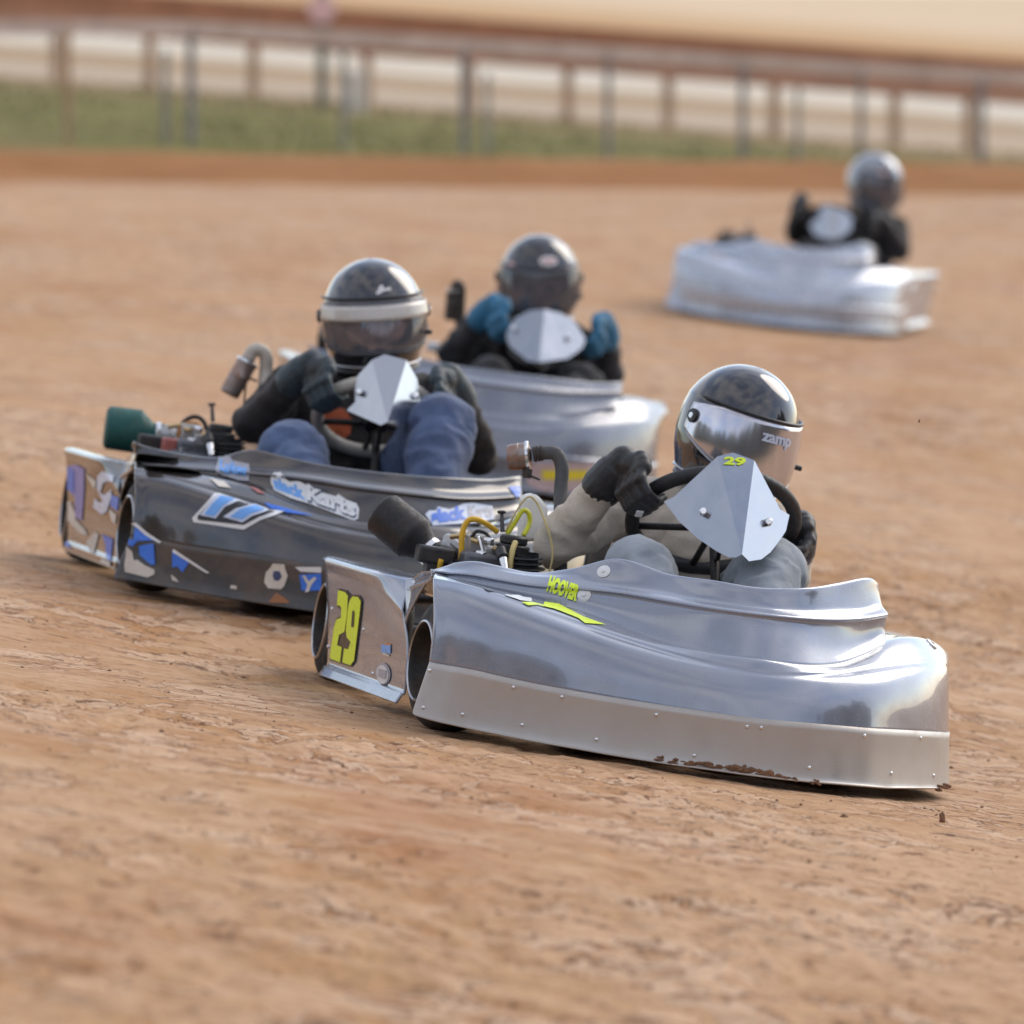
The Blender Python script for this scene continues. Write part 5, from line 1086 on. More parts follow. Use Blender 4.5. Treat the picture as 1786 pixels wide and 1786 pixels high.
def helmet(parent, c, turn, tilt, nod, cfg, scale=1.0):
    zs = [.1395, .138, .134, .127, .117, .104, .089, .073, .057, .044, .035, .024, .012, 0, -.012, -.024, -.036, -.048, -.058, -.065, -.075, -.087, -.100, -.112, -.123, -.132]
    azs = list(range(-180, 181, 6))
    V = []; F = []
    n = len(zs)
    for a in azs[:-1]: V += [hpt(a, z) for z in zs]
    m_ = len(azs) - 1
    for i in range(m_):
        for j in range(n - 1):
            a = azs[i] + 3; z = (zs[j] + zs[j + 1]) / 2
            if abs(a) < 75 and -.075 < z < .035: continue
            F.append((i * n + j, i * n + j + 1, ((i + 1) % m_) * n + j + 1, ((i + 1) % m_) * n + j))
    k = len(V); V.append(Vector((0, 0, .1402)))
    for i in range(m_): F.append((i * n, ((i + 1) % m_) * n, k))
    h = obj('helmet', V, F, cfg['shell'], parent)
    h.data.materials.append(MATS['helmet_lining'])
    solid(h, .010); h.modifiers[-1].material_offset = 1; h.modifiers[-1].material_offset_rim = 1
    sub = h.modifiers.new('smooth', 'SUBSURF'); sub.levels = 1; sub.render_levels = 1
    h.location = c; h.scale = (scale, scale, scale)
    h.rotation_euler = (Matrix.Rotation(R(tilt), 3, 'Y') @ Matrix.Rotation(R(turn), 3, 'Z') @ Matrix.Rotation(R(nod), 3, 'X')).to_euler()
    # rubber round the eyeport and the lower rim
    loop = [hpt(a, .035, .001) for a in range(-75, 76, 5)] + [hpt(75, z, .001) for z in (.02, 0, -.02, -.05)] + [hpt(a, -.075, .001) for a in range(75, -76, -5)] + [hpt(-75, z, .001) for z in (-.05, -.02, 0, .02)]
    tube('eyeport_trim', loop, .0035, 'helmet_trim', h, 8, closed=True, raw=True)
    tube('rim_trim', [hpt(a, -.132, .0) for a in range(-180, 180, 8)], .0055, 'helmet_trim', h, 8, closed=True, raw=True)
    tube('chrome_band', [hpt(a, -.118, .0015) for a in range(-180, 180, 8)], .0028, cfg.get('band', 'trim_chrome'), h, 8, closed=True, raw=True)
    vz = [.047, .038, .025, .010, -.010, -.03, -.05, -.066, -.076]
    def vis(a, t):
        lo = -.084 + .058 * max(0, (abs(a) - 38) / 58) ** 1.4
        hi = .047 - .016 * max(0, (abs(a) - 60) / 36)
        return lo + (hi - lo) * t
    va = list(range(-96, 97, 6)); vt = [0, .08, .2, .35, .5, .65, .8, .92, 1]
    V = [hpt(a, vis(a, t), .007) for a in va for t in vt]; nn = len(vt)
    F = [(i * nn + j, (i + 1) * nn + j, (i + 1) * nn + j + 1, i * nn + j + 1) for i in range(len(va) - 1) for j in range(nn - 1)]
    v = obj('visor', V, F, cfg['visor'], h); solid(v, .002)
    tube('visor_gasket', [hpt(a, .050, .006) for a in range(-88, 89, 4)], .004, 'helmet_trim', h, 8, raw=True)
    tube('visor_lip', [hpt(a, vis(a, -.02), .0065) for a in range(-92, 93, 4)], .0022, 'trim_chrome' if cfg.get('lip') else 'helmet_trim', h, 8, raw=True)
    for a in (-88, 88):
        q = hpt(a, .004, .008); d = (hpt(a, .004, .02) - q).normalized()
        cyl('visor_pivot', q - d * .004, q + d * .005, .016, 'helmet_trim', h, 20, bevel=.002)
        cyl('pivot_screw', q + d * .005, q + d * .0075, .007, 'bolt_metal', h, 12, bevel=.001)
    q = hpt(62, -.045, .009); d = (hpt(62, -.045, .03) - q).normalized()
    cyl('visor_tab', q, q + d * .018, .006, 'helmet_trim', h, 10, bevel=.002)
    if cfg.get('strip'):
        V, F = hgrid(list(range(-78, 79, 6)), [.034, .024, .014, .005, -.003], .0098)
        s = obj('visor_strip', V, F, 'visor_strip', h); solid(s, .001)
    def print_on(bm, a0, a1, z0, z1, skew, off, name, mat, par):
        slice_grid(bm, .05, .25)
        for q in bm.verts:
            u, w = q.co.x, q.co.y
            q.co = hpt(a0 + (a1 - a0) * u, z0 + (z1 - z0) * w + skew * u, off)
        bmobj(name, bm, mat, par, True, None)
    for (t, a0, a1, z0, z1, sk, off, mat) in cfg.get('text', ()):
        print_on(text_2d(t, .03), a0, a1, z0, z1, sk, off, 'lettering', 'sticker_' + mat, v if off > .008 else h)
    for (pts, a0, a1, z0, z1, off, mat) in cfg.get('patch', ()):
        print_on(poly_2d(pts), a0, a1, z0, z1, 0, off, 'helmet_sticker', 'sticker_' + mat, h)
    return h
OVAL = [(.5 + .5 * math.cos(2 * PI * i / 24), .5 + .5 * math.sin(2 * PI * i / 24)) for i in range(24)]

# ------------------------------------------------------------------ people
def capsule(bm, p, q, r1, r2, seg=14):
    p = Vector(p); q = Vector(q); d = q - p
    if d.length < 1e-4: d = Vector((0, 0, 1e-3)); q = p + d
    prof = []
    for i in range(5):
        a = -PI / 2 + i * PI / 8
        prof.append((max(.0002, r1 * math.cos(a)), r1 * math.sin(a)))
    L = d.length
    for i in range(5):
        a = i * PI / 8
        prof.append((max(.0002, r2 * math.cos(a)), L + r2 * math.sin(a)))
    V, F = lathe(prof, p, d, seg)
    vs_ = [bm.verts.new(v) for v in V]
    for f in F: bm.faces.new([vs_[i] for i in f])
    n = len(prof)
    for k in (0, n - 1):
        ring = [vs_[i * n + k] for i in range(seg)]
        bm.faces.new(ring if k else ring[::-1])
def remesh(bm, voxel, smooth, name):
    me = bpy.data.meshes.new(name + '_raw'); bm.to_mesh(me); bm.free()
    o = bpy.data.objects.new('tmp', me); COL.objects.link(o)
    r = o.modifiers.new('r', 'REMESH'); r.mode = 'VOXEL'; r.voxel_size = voxel; r.adaptivity = 0
    s = o.modifiers.new('s', 'SMOOTH'); s.factor = .5; s.iterations = smooth
    dg = bpy.context.evaluated_depsgraph_get(); dg.update()
    out = bpy.data.meshes.new_from_object(o.evaluated_get(dg)); out.name = name
    bpy.data.objects.remove(o); bpy.data.meshes.remove(me)
    return out
def nearest_cap(P, caps):
    best = np.full(len(P), 9.0); own = np.zeros(len(P), int)
    for i, (a, b_, r1, r2, m_) in enumerate(caps):
        a = np.array(a); d = np.array(b_) - a
        t = np.clip(((P - a) @ d) / max(d @ d, 1e-9), 0, 1)
        ds = np.linalg.norm(P - a - t[:, None] * d, axis=1) - (r1 + (r2 - r1) * t)
        m = ds < best
        best[m] = ds[m]; own[m] = i
    return own
def person(k, cfg):
    M, o_ = KARTS[k]
    m4 = Matrix([list(M[i]) + [o_[i]] for i in range(3)] + [[0, 0, 0, 1]])
    J = {n: Vector(v) for n, v in cfg['j'].items()}
    caps = []
    def C(a, b_, r1, r2, mat): caps.append((Vector(a), Vector(b_), r1, r2, mat))
    top, leg, skin = cfg['top'], cfg['leg'], 'skin'
    hipm = (J['hipR'] + J['hipL']) / 2
    C(J['hipR'], J['hipL'], .095, .095, leg)
    sh = (J['shR'] + J['shL']) / 2
    sp = (J['shL'] - J['shR']).normalized()
    C(hipm - sp * .05, sh - sp * .08 + Vector((0, .01, -.06)), .105, .105, top)
    C(hipm + sp * .05, sh + sp * .08 + Vector((0, .01, -.06)), .105, .105, top)
    C(hipm.lerp(sh, .3), hipm.lerp(sh, .75) + Vector((0, -.03, 0)), .11, .11, top)
    C(J['shR'], J['shL'], .065, .065, top)
    C(sh, J['head'] + Vector((0, .03, -.10)), .062, .056, cfg.get('neck', 'dark_knit'))
    for s in 'RL':
        C(J['sh' + s], J['el' + s], .066, .054, top)
        C(J['el' + s], J['wr' + s].lerp(J['el' + s], .20), .055, .042, top)
        lr = cfg.get('legr', 1.0)
        C(J['hip' + s], J['kn' + s], .088 * lr, .078 * lr, leg)
        C(J['kn' + s], J['an' + s], .074 * lr, .046 * lr, leg)
        C(J['an' + s], J['an' + s] + Vector((0, -.15, -.01)), .042, .036, 'dark_shoe')
    # head: skull, jaw, brow, nose, ears
    Rm = Matrix.Rotation(R(cfg['tilt']), 3, 'Y') @ Matrix.Rotation(R(cfg['turn']), 3, 'Z') @ Matrix.Rotation(R(cfg['nod']), 3, 'X')
    H = J['head']
    hp = lambda x, y, z: H + Rm @ Vector((x, y - .012, z - .018))          # the face sits low and forward in the shell
    C(hp(0, .02, .035), hp(0, .03, .02), .083, .083, skin)
    C(hp(-.028, -.040, -.01), hp(.028, -.040, -.01), .050, .050, skin)
    C(hp(0, -.055, -.075), hp(0, -.02, -.02), .036, .055, skin)
    C(hp(-.030, -.083, .022), hp(.030, -.083, .022), .014, .014, skin)
    C(hp(0, -.088, .012), hp(0, -.108, -.026), .009, .014, skin)
    C(hp(-.035, -.072, -.030), hp(.035, -.072, -.030), .022, .022, skin)
    C(hp(-.012, -.090, -.062), hp(.012, -.090, -.062), .011, .011, skin)
    for x in (-.083, .083): C(hp(x, .01, -.01), hp(x, .015, .015), .014, .016, skin)
    bm = bmesh.new()
    for c in caps: capsule(bm, *c[:4])
    me = remesh(bm, .009, 5, 'person')
    # folds of the clothing
    nv = len(me.vertices)
    co = np.empty(nv * 3); me.vertices.foreach_get('co', co); co = co.reshape(-1, 3)
    no = np.empty(nv * 3); me.vertex_normals.foreach_get('vector', no); no = no.reshape(-1, 3)
    owner = nearest_cap(co, caps)
    new = co.copy()
    for i in range(nv):
        b_ = caps[owner[i]]
        if b_[4] == skin: continue
        p = Vector(co[i])
        d = (b_[1] - b_[0]).normalized()
        q = p + d * (p.dot(d) * .5)
        n = noise.noise(q * 9 + Vector((k * 3.1, 0, 0))) * .7 + noise.noise(q * 40) * .15 + (.3 - abs(noise.noise(q * 12 + Vector((5, k, 1)))) * 1.7)
        new[i] = co[i] + no[i] * (n * .0100)
    me.vertices.foreach_set('co', new.ravel())
    names = []
    for c in caps:
        if c[4] not in names: names.append(c[4])
    for n in names: me.materials.append(MATS[n])
    extra = cfg.get('patch')
    if extra: me.materials.append(MATS[extra[0]])
    nf = len(me.polygons)
    ce = np.empty(nf * 3); me.polygons.foreach_get('center', ce); ce = ce.reshape(-1, 3)
    own = nearest_cap(ce, caps)
    mi = np.array([names.index(caps[i][4]) for i in own], dtype=np.int32)
    if extra:
        near = np.linalg.norm(ce - np.array(extra[1]), axis=1) < extra[2]
        mi[near & (mi == names.index(top))] = len(names)
    me.polygons.foreach_set('material_index', mi)
    me.polygons.foreach_set('use_smooth', np.ones(nf, bool))
    me.update()
    o = bpy.data.objects.new('person', me)
    o.matrix_world = m4
    link(o)
    tag(o, cfg['label'], 'person', 'racing drivers in full face helmets')
    for x in (-.030, .030):
        bm = bmesh.new(); bmesh.ops.create_uvsphere(bm, u_segments=16, v_segments=10, radius=.0125)
        e = bmobj('eye', bm, 'eye_dark', o); e.location = hp(x, -.0835, .004)
    helmet(o, H, cfg['turn'], cfg['tilt'], cfg['nod'], cfg['helmet'], cfg.get('hs', 1.0))
    return o
def glove(par, G, T, Ro, N, wrist, elbow, mat, trim, s):
    """five curled fingers closed round the wheel rim at G: T along the rim, Ro outward, N to the front"""
    bm = bmesh.new()
    at_ = lambda t, r, n: G + T * t + Ro * r + N * n
    for i, (l, rr) in enumerate(((.94, .0118), (1.0, .0122), (.97, .0118), (.80, .0105))):
        t = (i - 1.5) * .0235 * s
        tt = t * .85
        P = [at_(t, .040, -.030), at_(t, .050 + .004 * (1 - abs(i - 1.2) / 2), -.002), at_(t * .97, .034 * l, .034), at_(tt, .002, .0385), at_(tt, -.024 * l, .020)]
        for a in range(4): capsule(bm, P[a], P[a + 1], rr * (1.12 - .06 * a), rr * (1.08 - .07 * a), 10)
        bmk = P[1]
        capsule(bm, bmk - Ro * .004, bmk + N * .004, rr * 1.22, rr * 1.2, 10)
    for t0, t1, n in ((-.034, .034, -.032), (-.032, .032, -.046), (-.026, .026, -.060)):
        capsule(bm, at_(t0, .040, n), at_(t1, .040, n), .0205, .0205, 12)
    w2 = wrist.lerp(elbow, .02)
    capsule(bm, at_(0, .044, -.055), w2, .030, .030, 14)
    capsule(bm, at_(-.014 * s, .042, -.050), w2, .026, .028, 14)
    capsule(bm, w2, w2.lerp(elbow, .16), .035, .042, 16)
    capsule(bm, w2.lerp(elbow, .15), w2.lerp(elbow, .30), .0455, .049, 16)
    # thumb: leaves the side of the palm and closes over the rim
    P = [at_(-.030 * s, .028, -.050), at_(-.056 * s, .012, -.030), at_(-.052 * s, -.004, .006), at_(-.040 * s, -.002, .032)]
    for a in range(3): capsule(bm, P[a], P[a + 1], .0165 - .0022 * a, .0150 - .0022 * a, 10)
    me = remesh(bm, .0034, 2, 'glove')
    me.materials.append(MATS[mat]); me.materials.append(MATS[trim])
    kn = [at_((i - 1.5) * .0235 * s, .050, .004) for i in range(4)]
    bk = at_(0, .062, -.040)
    for p in me.polygons:
        p.use_smooth = True
        if min((p.center - q).length for q in kn) < .0155 or (p.center - bk).length < .026: p.material_index = 1
    o = bpy.data.objects.new('glove', me); link(o, par)
    o['label'] = 'right glove closed round the wheel' if s > 0 else 'left glove closed round the wheel'
    return o
def hands(par, C, e1, e2, n_, r, aR, aL, J, mat, trim, tab=False):
    for a, s, wr, el in ((aR, 1, 'wrR', 'elR'), (aL, -1, 'wrL', 'elL')):
        a = R(a)
        Ro = e1 * math.cos(a) + e2 * math.sin(a)
        T = (-e1 * math.sin(a) + e2 * math.cos(a)) * s
        g = glove(par, C + Ro * r, -T * 1.0, Ro, n_, J[wr], J[el], mat, trim, 1)
        g['label'] = 'right glove closed round the wheel' if s > 0 else 'left glove closed round the wheel'
        if tab:
            q = C + Ro * (r + .012) + n_ * .050 + T * .020
            bm = bmesh.new(); box(bm, q, (.016, .004, .020), n_.to_track_quat('Y', 'Z').to_matrix())
            bev(bmobj('pull_tab', bm, 'sticker_white', g, True), .001)
def grip_wrists(cfg, C, e1, e2, n_, r, aR, aL):
    """wrist joints that follow from the grip on the rim"""
    for a, s in ((aR, 'R'), (aL, 'L')):
        a = R(a); Ro = e1 * math.cos(a) + e2 * math.sin(a)
        base = C + Ro * (r + .052) - n_ * .085
        el = Vector(cfg['j']['el' + s])
        cfg['j']['wr' + s] = tuple(base.lerp(el, .06))

# ------------------------------------------------------------------ engine bay
def clampring(p, d, r, w, par, mat='bolt_metal'):
    V, F = lathe([(r, 0), (r + .003, .001), (r + .003, w - .001), (r, w)], Vector(p) - Vector(d).normalized() * w / 2, d, 28)
    return obj('hose_clamp', V, F, mat, par, auto=40)
def engine(root, filt, hoses, capmat='black_plastic', red=False, y0=0.0):
    bm = bmesh.new()
    box(bm, (-.435, .16, .24), (.15, .20, .16)); box(bm, (-.425, .13, .325), (.13, .11, .05))
    e = bev(bmobj('engine', bm, 'engine_grey', root), .010, 3)
    # cooling fins of the cylinder, tilted towards the right front wheel
    ax = Vector((-.10, -.06, 1)).normalized()
    V = []; F = []
    for i in range(10):
        p = Vector((-.352, .06, .250)) + ax * (i * .0115)
        rr = .044 if i < 8 else .038
        V, F = joinvf((V, F), lathe([(.0005, 0), (rr, 0), (rr + .002, .0018), (rr, .0045), (.0005, .0045)], p, ax, 28))
        V, F = joinvf((V, F), lathe([(.030, .004), (.030, .0120)], p, ax, 20))
    f = obj('cooling_fins', V, F, 'black_metal', e, auto=35)
    cyl('fuel_cap', (-.384, .10, .378), (-.384, .10, .398), .031, capmat, e, 28, bevel=.004)
    cyl('cap_flange', (-.384, .10, .352), (-.384, .10, .378), .038, capmat, e, 28, bevel=.003)
    cyl('carburettor', (-.505, .27, .352), (-.45, .235, .345), .026, 'cast_aluminium', e, 20, bevel=.004)
    bm = bmesh.new(); box(bm, (-.452, .17, .362), (.045, .05, .05)); box(bm, (-.430, .13, .352), (.035, .06, .03))
    bev(bmobj('carburettor_body', bm, 'cast_aluminium', e), .006, 2)
    for i, (x, y, z, l) in enumerate(((-.47, .13, .375, .03), (-.445, .11, .38, .028), (-.425, .10, .365, .035), (-.46, .10, .35, .03))):
        cyl('fitting', (x, y, z), (x + .012, y - .02, z - l * .4 + .01), .0065, ('brass_fitting', 'bolt_metal')[i % 2], e, 8, bevel=.001)
    cyl('spark_plug', (-.415, .03, .345), (-.412, -.005, .318), .010, 'bolt_metal', e, 12, r2=.007, bevel=.001)
    cyl('spark_plug_boot', (-.42, .055, .365), (-.416, .03, .348), .013, 'black_plastic', e, 12, bevel=.002)
    bm = bmesh.new(); box(bm, (-.535, .19, .328), (.085, .06, .038)); box(bm, (-.53, .19, .295), (.05, .05, .05))
    bev(bmobj('ignition_box', bm, 'black_plastic', e), .007, 2)
    cyl('throttle_lever', (-.50, .22, .372), (-.462, .18, .385), .006, 'brass_fitting', e, 8)
    cyl('throttle_arm', (-.49, .24, .36), (-.47, .2, .345), .010, 'cast_aluminium', e, 10, bevel=.002)
    cyl('dip_stick', (-.397, .17, .40), (-.405, .17, .44), .0055, 'engine_grey', e, 8, r2=.004)
    cyl('dip_stick_knob', (-.405, .17, .44), (-.406, .17, .447), .010, 'black_plastic', e, 10, bevel=.002)
    if red:
        bm = bmesh.new(); box(bm, (-.50, .12, .325), (.05, .04, .045)); bev(bmobj('starter_cover', bm, 'sticker_dullred', e), .006)
        bm = bmesh.new(); box(bm, (-.475, .085, .315), (.022, .02, .035)); box(bm, (-.445, .085, .317), (.02, .02, .032)); bev(bmobj('fuel_bottle', bm, 'sticker_white', e), .005)
    A, B_, r1, r2, mat = filt['a'], filt['b'], filt['r1'], filt['r2'], filt['mat']
    A = Vector(A); B_ = Vector(B_); d = (B_ - A).normalized(); L = (B_ - A).length
    prof = [(.0005, 0), (r1 - .008, 0), (r1, .008)] + [(r1 + (r2 - r1) * t + .0006 * (i % 2), .008 + (L - .016) * t) for i, t in enumerate(np.linspace(.05, .95, 18))] + [(r2, L - .006), (r2 - .006, L)]
    if filt.get('neck'): prof += [(filt['neck'] + .006, L + .02), (filt['neck'], L + .028), (filt['neck'], L + .055), (.0005, L + .056)]
    else: prof += [(.0005, L + .001)]
    V, F = lathe(prof, A, d, 36)
    fo_ = obj('air_filter', V, F, mat, root, auto=50)
    nk = filt.get('neck') or .026
    clampring(B_ + d * .040, d, nk, .014, fo_)
    cyl('clamp_screw', B_ + d * .04 + Vector((0, -nk - .004, -.01)), B_ + d * .04 + Vector((0, -nk - .004, .012)), .005, 'bolt_metal', fo_, 8)
    cyl('intake_pipe', B_ + d * .05, B_ + d * .085, nk - .004, 'pipe_dark' if not filt.get('neckmat') else filt['neckmat'], fo_, 20)
    for i, (mat_, rad, pts) in enumerate(hoses): tube('hose', pts, rad, mat_, e, 10, 8)
    return e
def exhaust(root, pts, rad, mat, muf=None, mufr=.03, mufmat='muffler_metal', ribs=0):
    p = tube('exhaust_pipe', pts, rad, mat, root, 18, 9)
    if ribs:
        q = cat_pts(pts, 9)
        for i in range(ribs):
            j = len(q) - 3 - i * 3
            d = (q[j + 1] - q[j]).normalized()
            clampring(q[j], d, rad, .006, p, 'pipe_dark')
    if muf:
        A, B_ = Vector(muf[0]), Vector(muf[1]); d = (B_ - A).normalized(); L = (B_ - A).length
        V, F = lathe([(rad * .9, -.004), (mufr, 0), (mufr + .0015, .004), (mufr, .008), (mufr, L * .45), (mufr + .001, L * .47), (mufr, L * .5), (mufr * .98, L - .006), (mufr * .9, L), (mufr * .62, L - .003), (mufr * .55, L * .6), (.0005, L * .55)], A, d, 32)
        m_ = obj('muffler', V, F, mufmat, p, auto=40)
        clampring(A + d * .003, d, mufr, .008, m_)
        bm = bmesh.new(); box(bm, A + Vector((.0, -.004, -mufr - .010)), (.020, .022, .022)); bev(bmobj('clamp_block', bm, 'pipe_dark', m_), .003)
        cyl('clamp_bolt', A + Vector((-.004, -.012, -mufr - .012)), A + Vector((.028, -.02, -mufr - .020)), .0028, 'black_metal', m_, 8)
    return p

# ------------------------------------------------------------------ the four karts
CONE1 = [(.001, -.075, .637), (.037, -.078, .650), (.085, -.07, .640), (.161, -.04, .542), (.188, -.045, .532), (.178, -.06, .497), (.160, -.09, .475), (.134, -.13, .448), (.108, -.165, .431), (.073, -.205, .424), (.053, -.215, .437),
         (.042, -.226, .428), (.030, -.195, .4255), (.006, -.15, .435), (-.030, -.10, .456), (-.064, -.055, .485), (-.093, -.035, .522), (-.075, -.035, .536)]
CONE1P = [(0, 10, 2), (2, 10, 4), (0, 10, 16)]
CONE1F = [(0, 1, 2, 10), (2, 3, 4, 5, 6, 7, 8, 9, 10), (0, 10, 11, 12, 13, 14, 15, 16, 17)]
def relcone(pts): return pts
K2C = [(-.051, -.06, .609), (-.019, -.066, .627), (.036, -.06, .620), (.074, -.04, .575), (.092, -.045, .515), (.088, -.075, .492), (-.017, -.22, .464), (-.080, -.07, .500), (-.082, -.045, .530), (-.077, -.04, .566),
       (.098, -.06, .482), (.015, -.215, .457), (-.030, -.215, .453), (-.096, -.05, .476)]
K2P = [(0, 2, 6), (2, 6, 4), (0, 6, 8), (5, 6, 10), (6, 7, 13)]
K2F = [(0, 1, 2, 6), (2, 3, 4, 5, 6), (0, 6, 7, 8, 9), (5, 10, 11, 6), (6, 12, 13, 7)]
K3C = [(-.020, -.03, .437), (-.022, -.03, .455), (.001, -.04, .505), (.040, -.055, .535), (.086, -.066, .547), (.140, -.055, .541), (.187, -.04, .522), (.231, -.02, .471), (.225, -.03, .442), (.179, -.08, .404), (.084, -.20, .383), (.048, -.165, .381), (-.006, -.06, .413)]
K3P = [(4, 10, 1), (4, 10, 7)]
K3F = [(0, 1, 2, 3, 4, 10, 11, 12), (4, 5, 6, 7, 8, 9, 10)]
K4C = [(-.067, -.04, .466), (-.055, -.04, .540), (-.020, -.055, .578), (.016, -.062, .583), (.090, -.055, .570), (.140, -.04, .534), (.142, -.05, .470), (.088, -.165, .421), (.040, -.180, .419), (-.030, -.10, .430)]
K4P = [(3, 8, 0), (3, 8, 4), (4, 5, 7)]
K4F = [(0, 1, 2, 3, 8, 9), (3, 4, 7, 8), (4, 5, 6, 7)]
CFG = {
 1: dict(label='silver grey kart number 29 nearest the camera, with lime lettering', paint='silver_paint', skirt='satin_skirt', seat=(.06, .04), wc=(.058, .11, .492), wr=.180, steer=.2, grip='wheel_grip_black', cone=CONE1, cone_f=CONE1F, cone_p=CONE1P, cone_nuts=[(-.020, -.085, .510), (.129, -.100, .508)]),
 2: dict(label='black kart with blue and white number 11 graphics, left of kart 29', paint='black_paint', skirt='black_skirt', seat=(.02, .04), wc=(.005, .11, .466), wr=.148, steer=0, grip='wheel_grip_beige', cone_nuts=[(-.072, 0, .522), (.072, 0, .530)], cone=K2C, cone_f=K2F, cone_p=K2P),
 3: dict(label='pewter grey kart with a yellow nose sticker, behind the black kart', paint='pewter_paint', skirt='pewter_paint', seat=(.08, .04), wc=(.112, .11, .432), wr=.140, steer=0, grip='wheel_grip_black', cone_nuts=[(.0, 0, .47), (.178, 0, .465)], cone=K3C, cone_f=K3F, cone_p=K3P),
 4: dict(label='plain bright silver kart farthest back, alone on the right', paint='bright_silver_paint', skirt='bright_silver_paint', seat=(.10, .04), wc=(.04, .10, .475), wr=.160, steer=0, grip='wheel_grip_black', cone=K4C, cone_f=K4F, cone_p=K4P)}
PEOPLE = {
 1: dict(label='person in khaki shirt and grey trousers, black helmet with mirrored visor, driving kart 29', top='khaki_cotton', leg='grey_denim', legr=1.08, turn=24, tilt=4.5, nod=9, hs=1.03, grip=(158, -14), gl=('black_glove', 'black_glove'), tab=True,
         j=dict(head=(.146, .36, .702), shR=(-.075, .39, .500), shL=(.245, .37, .485), elR=(-.262, .22, .385), elL=(.285, .30, .32), hipR=(-.03, .36, .13), hipL=(.13, .36, .13), knR=(-.125, -.05, .362), knL=(.160, -.04, .400), anR=(-.10, -.42, .12), anL=(.10, -.42, .12)),
         helmet=dict(shell='helmet_black', visor='mirror_visor', lip=True, text=[('zamp', -18, 16, .006, .030, 0, .0096, 'paleblue')])),
 2: dict(label='person in black jacket and blue jeans, helmet with white visor strip, driving the black kart', top='black_jacket', leg='blue_denim', legr=1.2, turn=-4, tilt=-11, nod=4, hs=1.03, grip=(150, 38), gl=('teal_glove', 'teal_glove'),
         patch=('orange_shirt', (-.085, .27, .43), .055),
         j=dict(head=(.004, .36, .722), shR=(-.175, .40, .510), shL=(.185, .40, .525), elR=(-.285, .25, .405), elL=(.300, .22, .40), hipR=(-.10, .36, .13), hipL=(.07, .36, .13), knR=(-.222, -.08, .345), knL=(.140, -.10, .462), anR=(-.14, -.42, .12), anL=(.07, -.42, .12)),
         helmet=dict(shell='helmet_black', visor='clear_visor', strip=True, patch=[([(0, .1), (.3, .9), (.5, 1), (.55, .6), (1, .7), (1, .35), (.5, .3), (.15, 0)], -1, 20, .060, .082, .0015, 'white')])),
 3: dict(label='person in charcoal suit, blue gloves and dark helmet with oval stickers, behind the black kart', top='charcoal_suit', leg='charcoal_suit', turn=-2, tilt=-7, nod=8, hs=1.02, grip=(152, 22), gl=('blue_glove', 'blue_glove'),
         j=dict(head=(.082, .36, .632), shR=(-.075, .40, .430), shL=(.255, .40, .425), elR=(-.170, .24, .35), elL=(.340, .24, .35), hipR=(-.01, .36, .12), hipL=(.16, .36, .12), knR=(-.055, -.06, .300), knL=(.235, -.05, .325), anR=(-.03, -.42, .12), anL=(.16, -.42, .12)),
         helmet=dict(shell='helmet_grey', visor='smoke_visor', patch=[(OVAL, -2, 30, .060, .088, .0015, 'white'), ([(x * .8 + .1, y * .5 + .25) for x, y in OVAL], -2, 30, .060, .088, .003, 'pink'), (OVAL, -62, -44, .040, .064, .0015, 'pink')])),
 4: dict(label='person in black suit and silver grey helmet looking sideways, driving the farthest kart', top='black_jacket', leg='charcoal_suit', turn=52, tilt=2, nod=4, hs=1.04, grip=(148, 8), gl=('black_glove', 'black_glove'),
         j=dict(head=(.190, .36, .712), shR=(.03, .40, .500), shL=(.325, .38, .485), elR=(-.170, .22, .410), elL=(.370, .22, .38), hipR=(.02, .36, .13), hipL=(.18, .36, .13), knR=(-.06, -.05, .330), knL=(.20, -.05, .350), anR=(-.02, -.42, .12), anL=(.14, -.42, .12)),
         helmet=dict(shell='helmet_silver', visor='smoke_visor', patch=[(OVAL, -42, -8, .052, .086, .0015, 'black'), (OVAL, -44, -20, .040, .070, .003, 'pink'), (OVAL, -75, -58, -.03, .02, .0015, 'amber')]))}
KART = {}
for k in (1, 2, 3, 4):
    KART[k] = make_kart(k, CFG[k])
    root, n_o, s_o, c_o, p_o, C, e1, e2, n_, r = KART[k]
    pc = PEOPLE[k]
    grip_wrists(pc, C, e1, e2, n_, r, *pc['grip'])
    pr = person(k, pc)
    Jv = {n: Vector(v) for n, v in pc['j'].items()}
    hands(pr, C, e1, e2, n_, r, pc['grip'][0], pc['grip'][1], Jv, pc['gl'][0], pc['gl'][1], pc.get('tab', False))
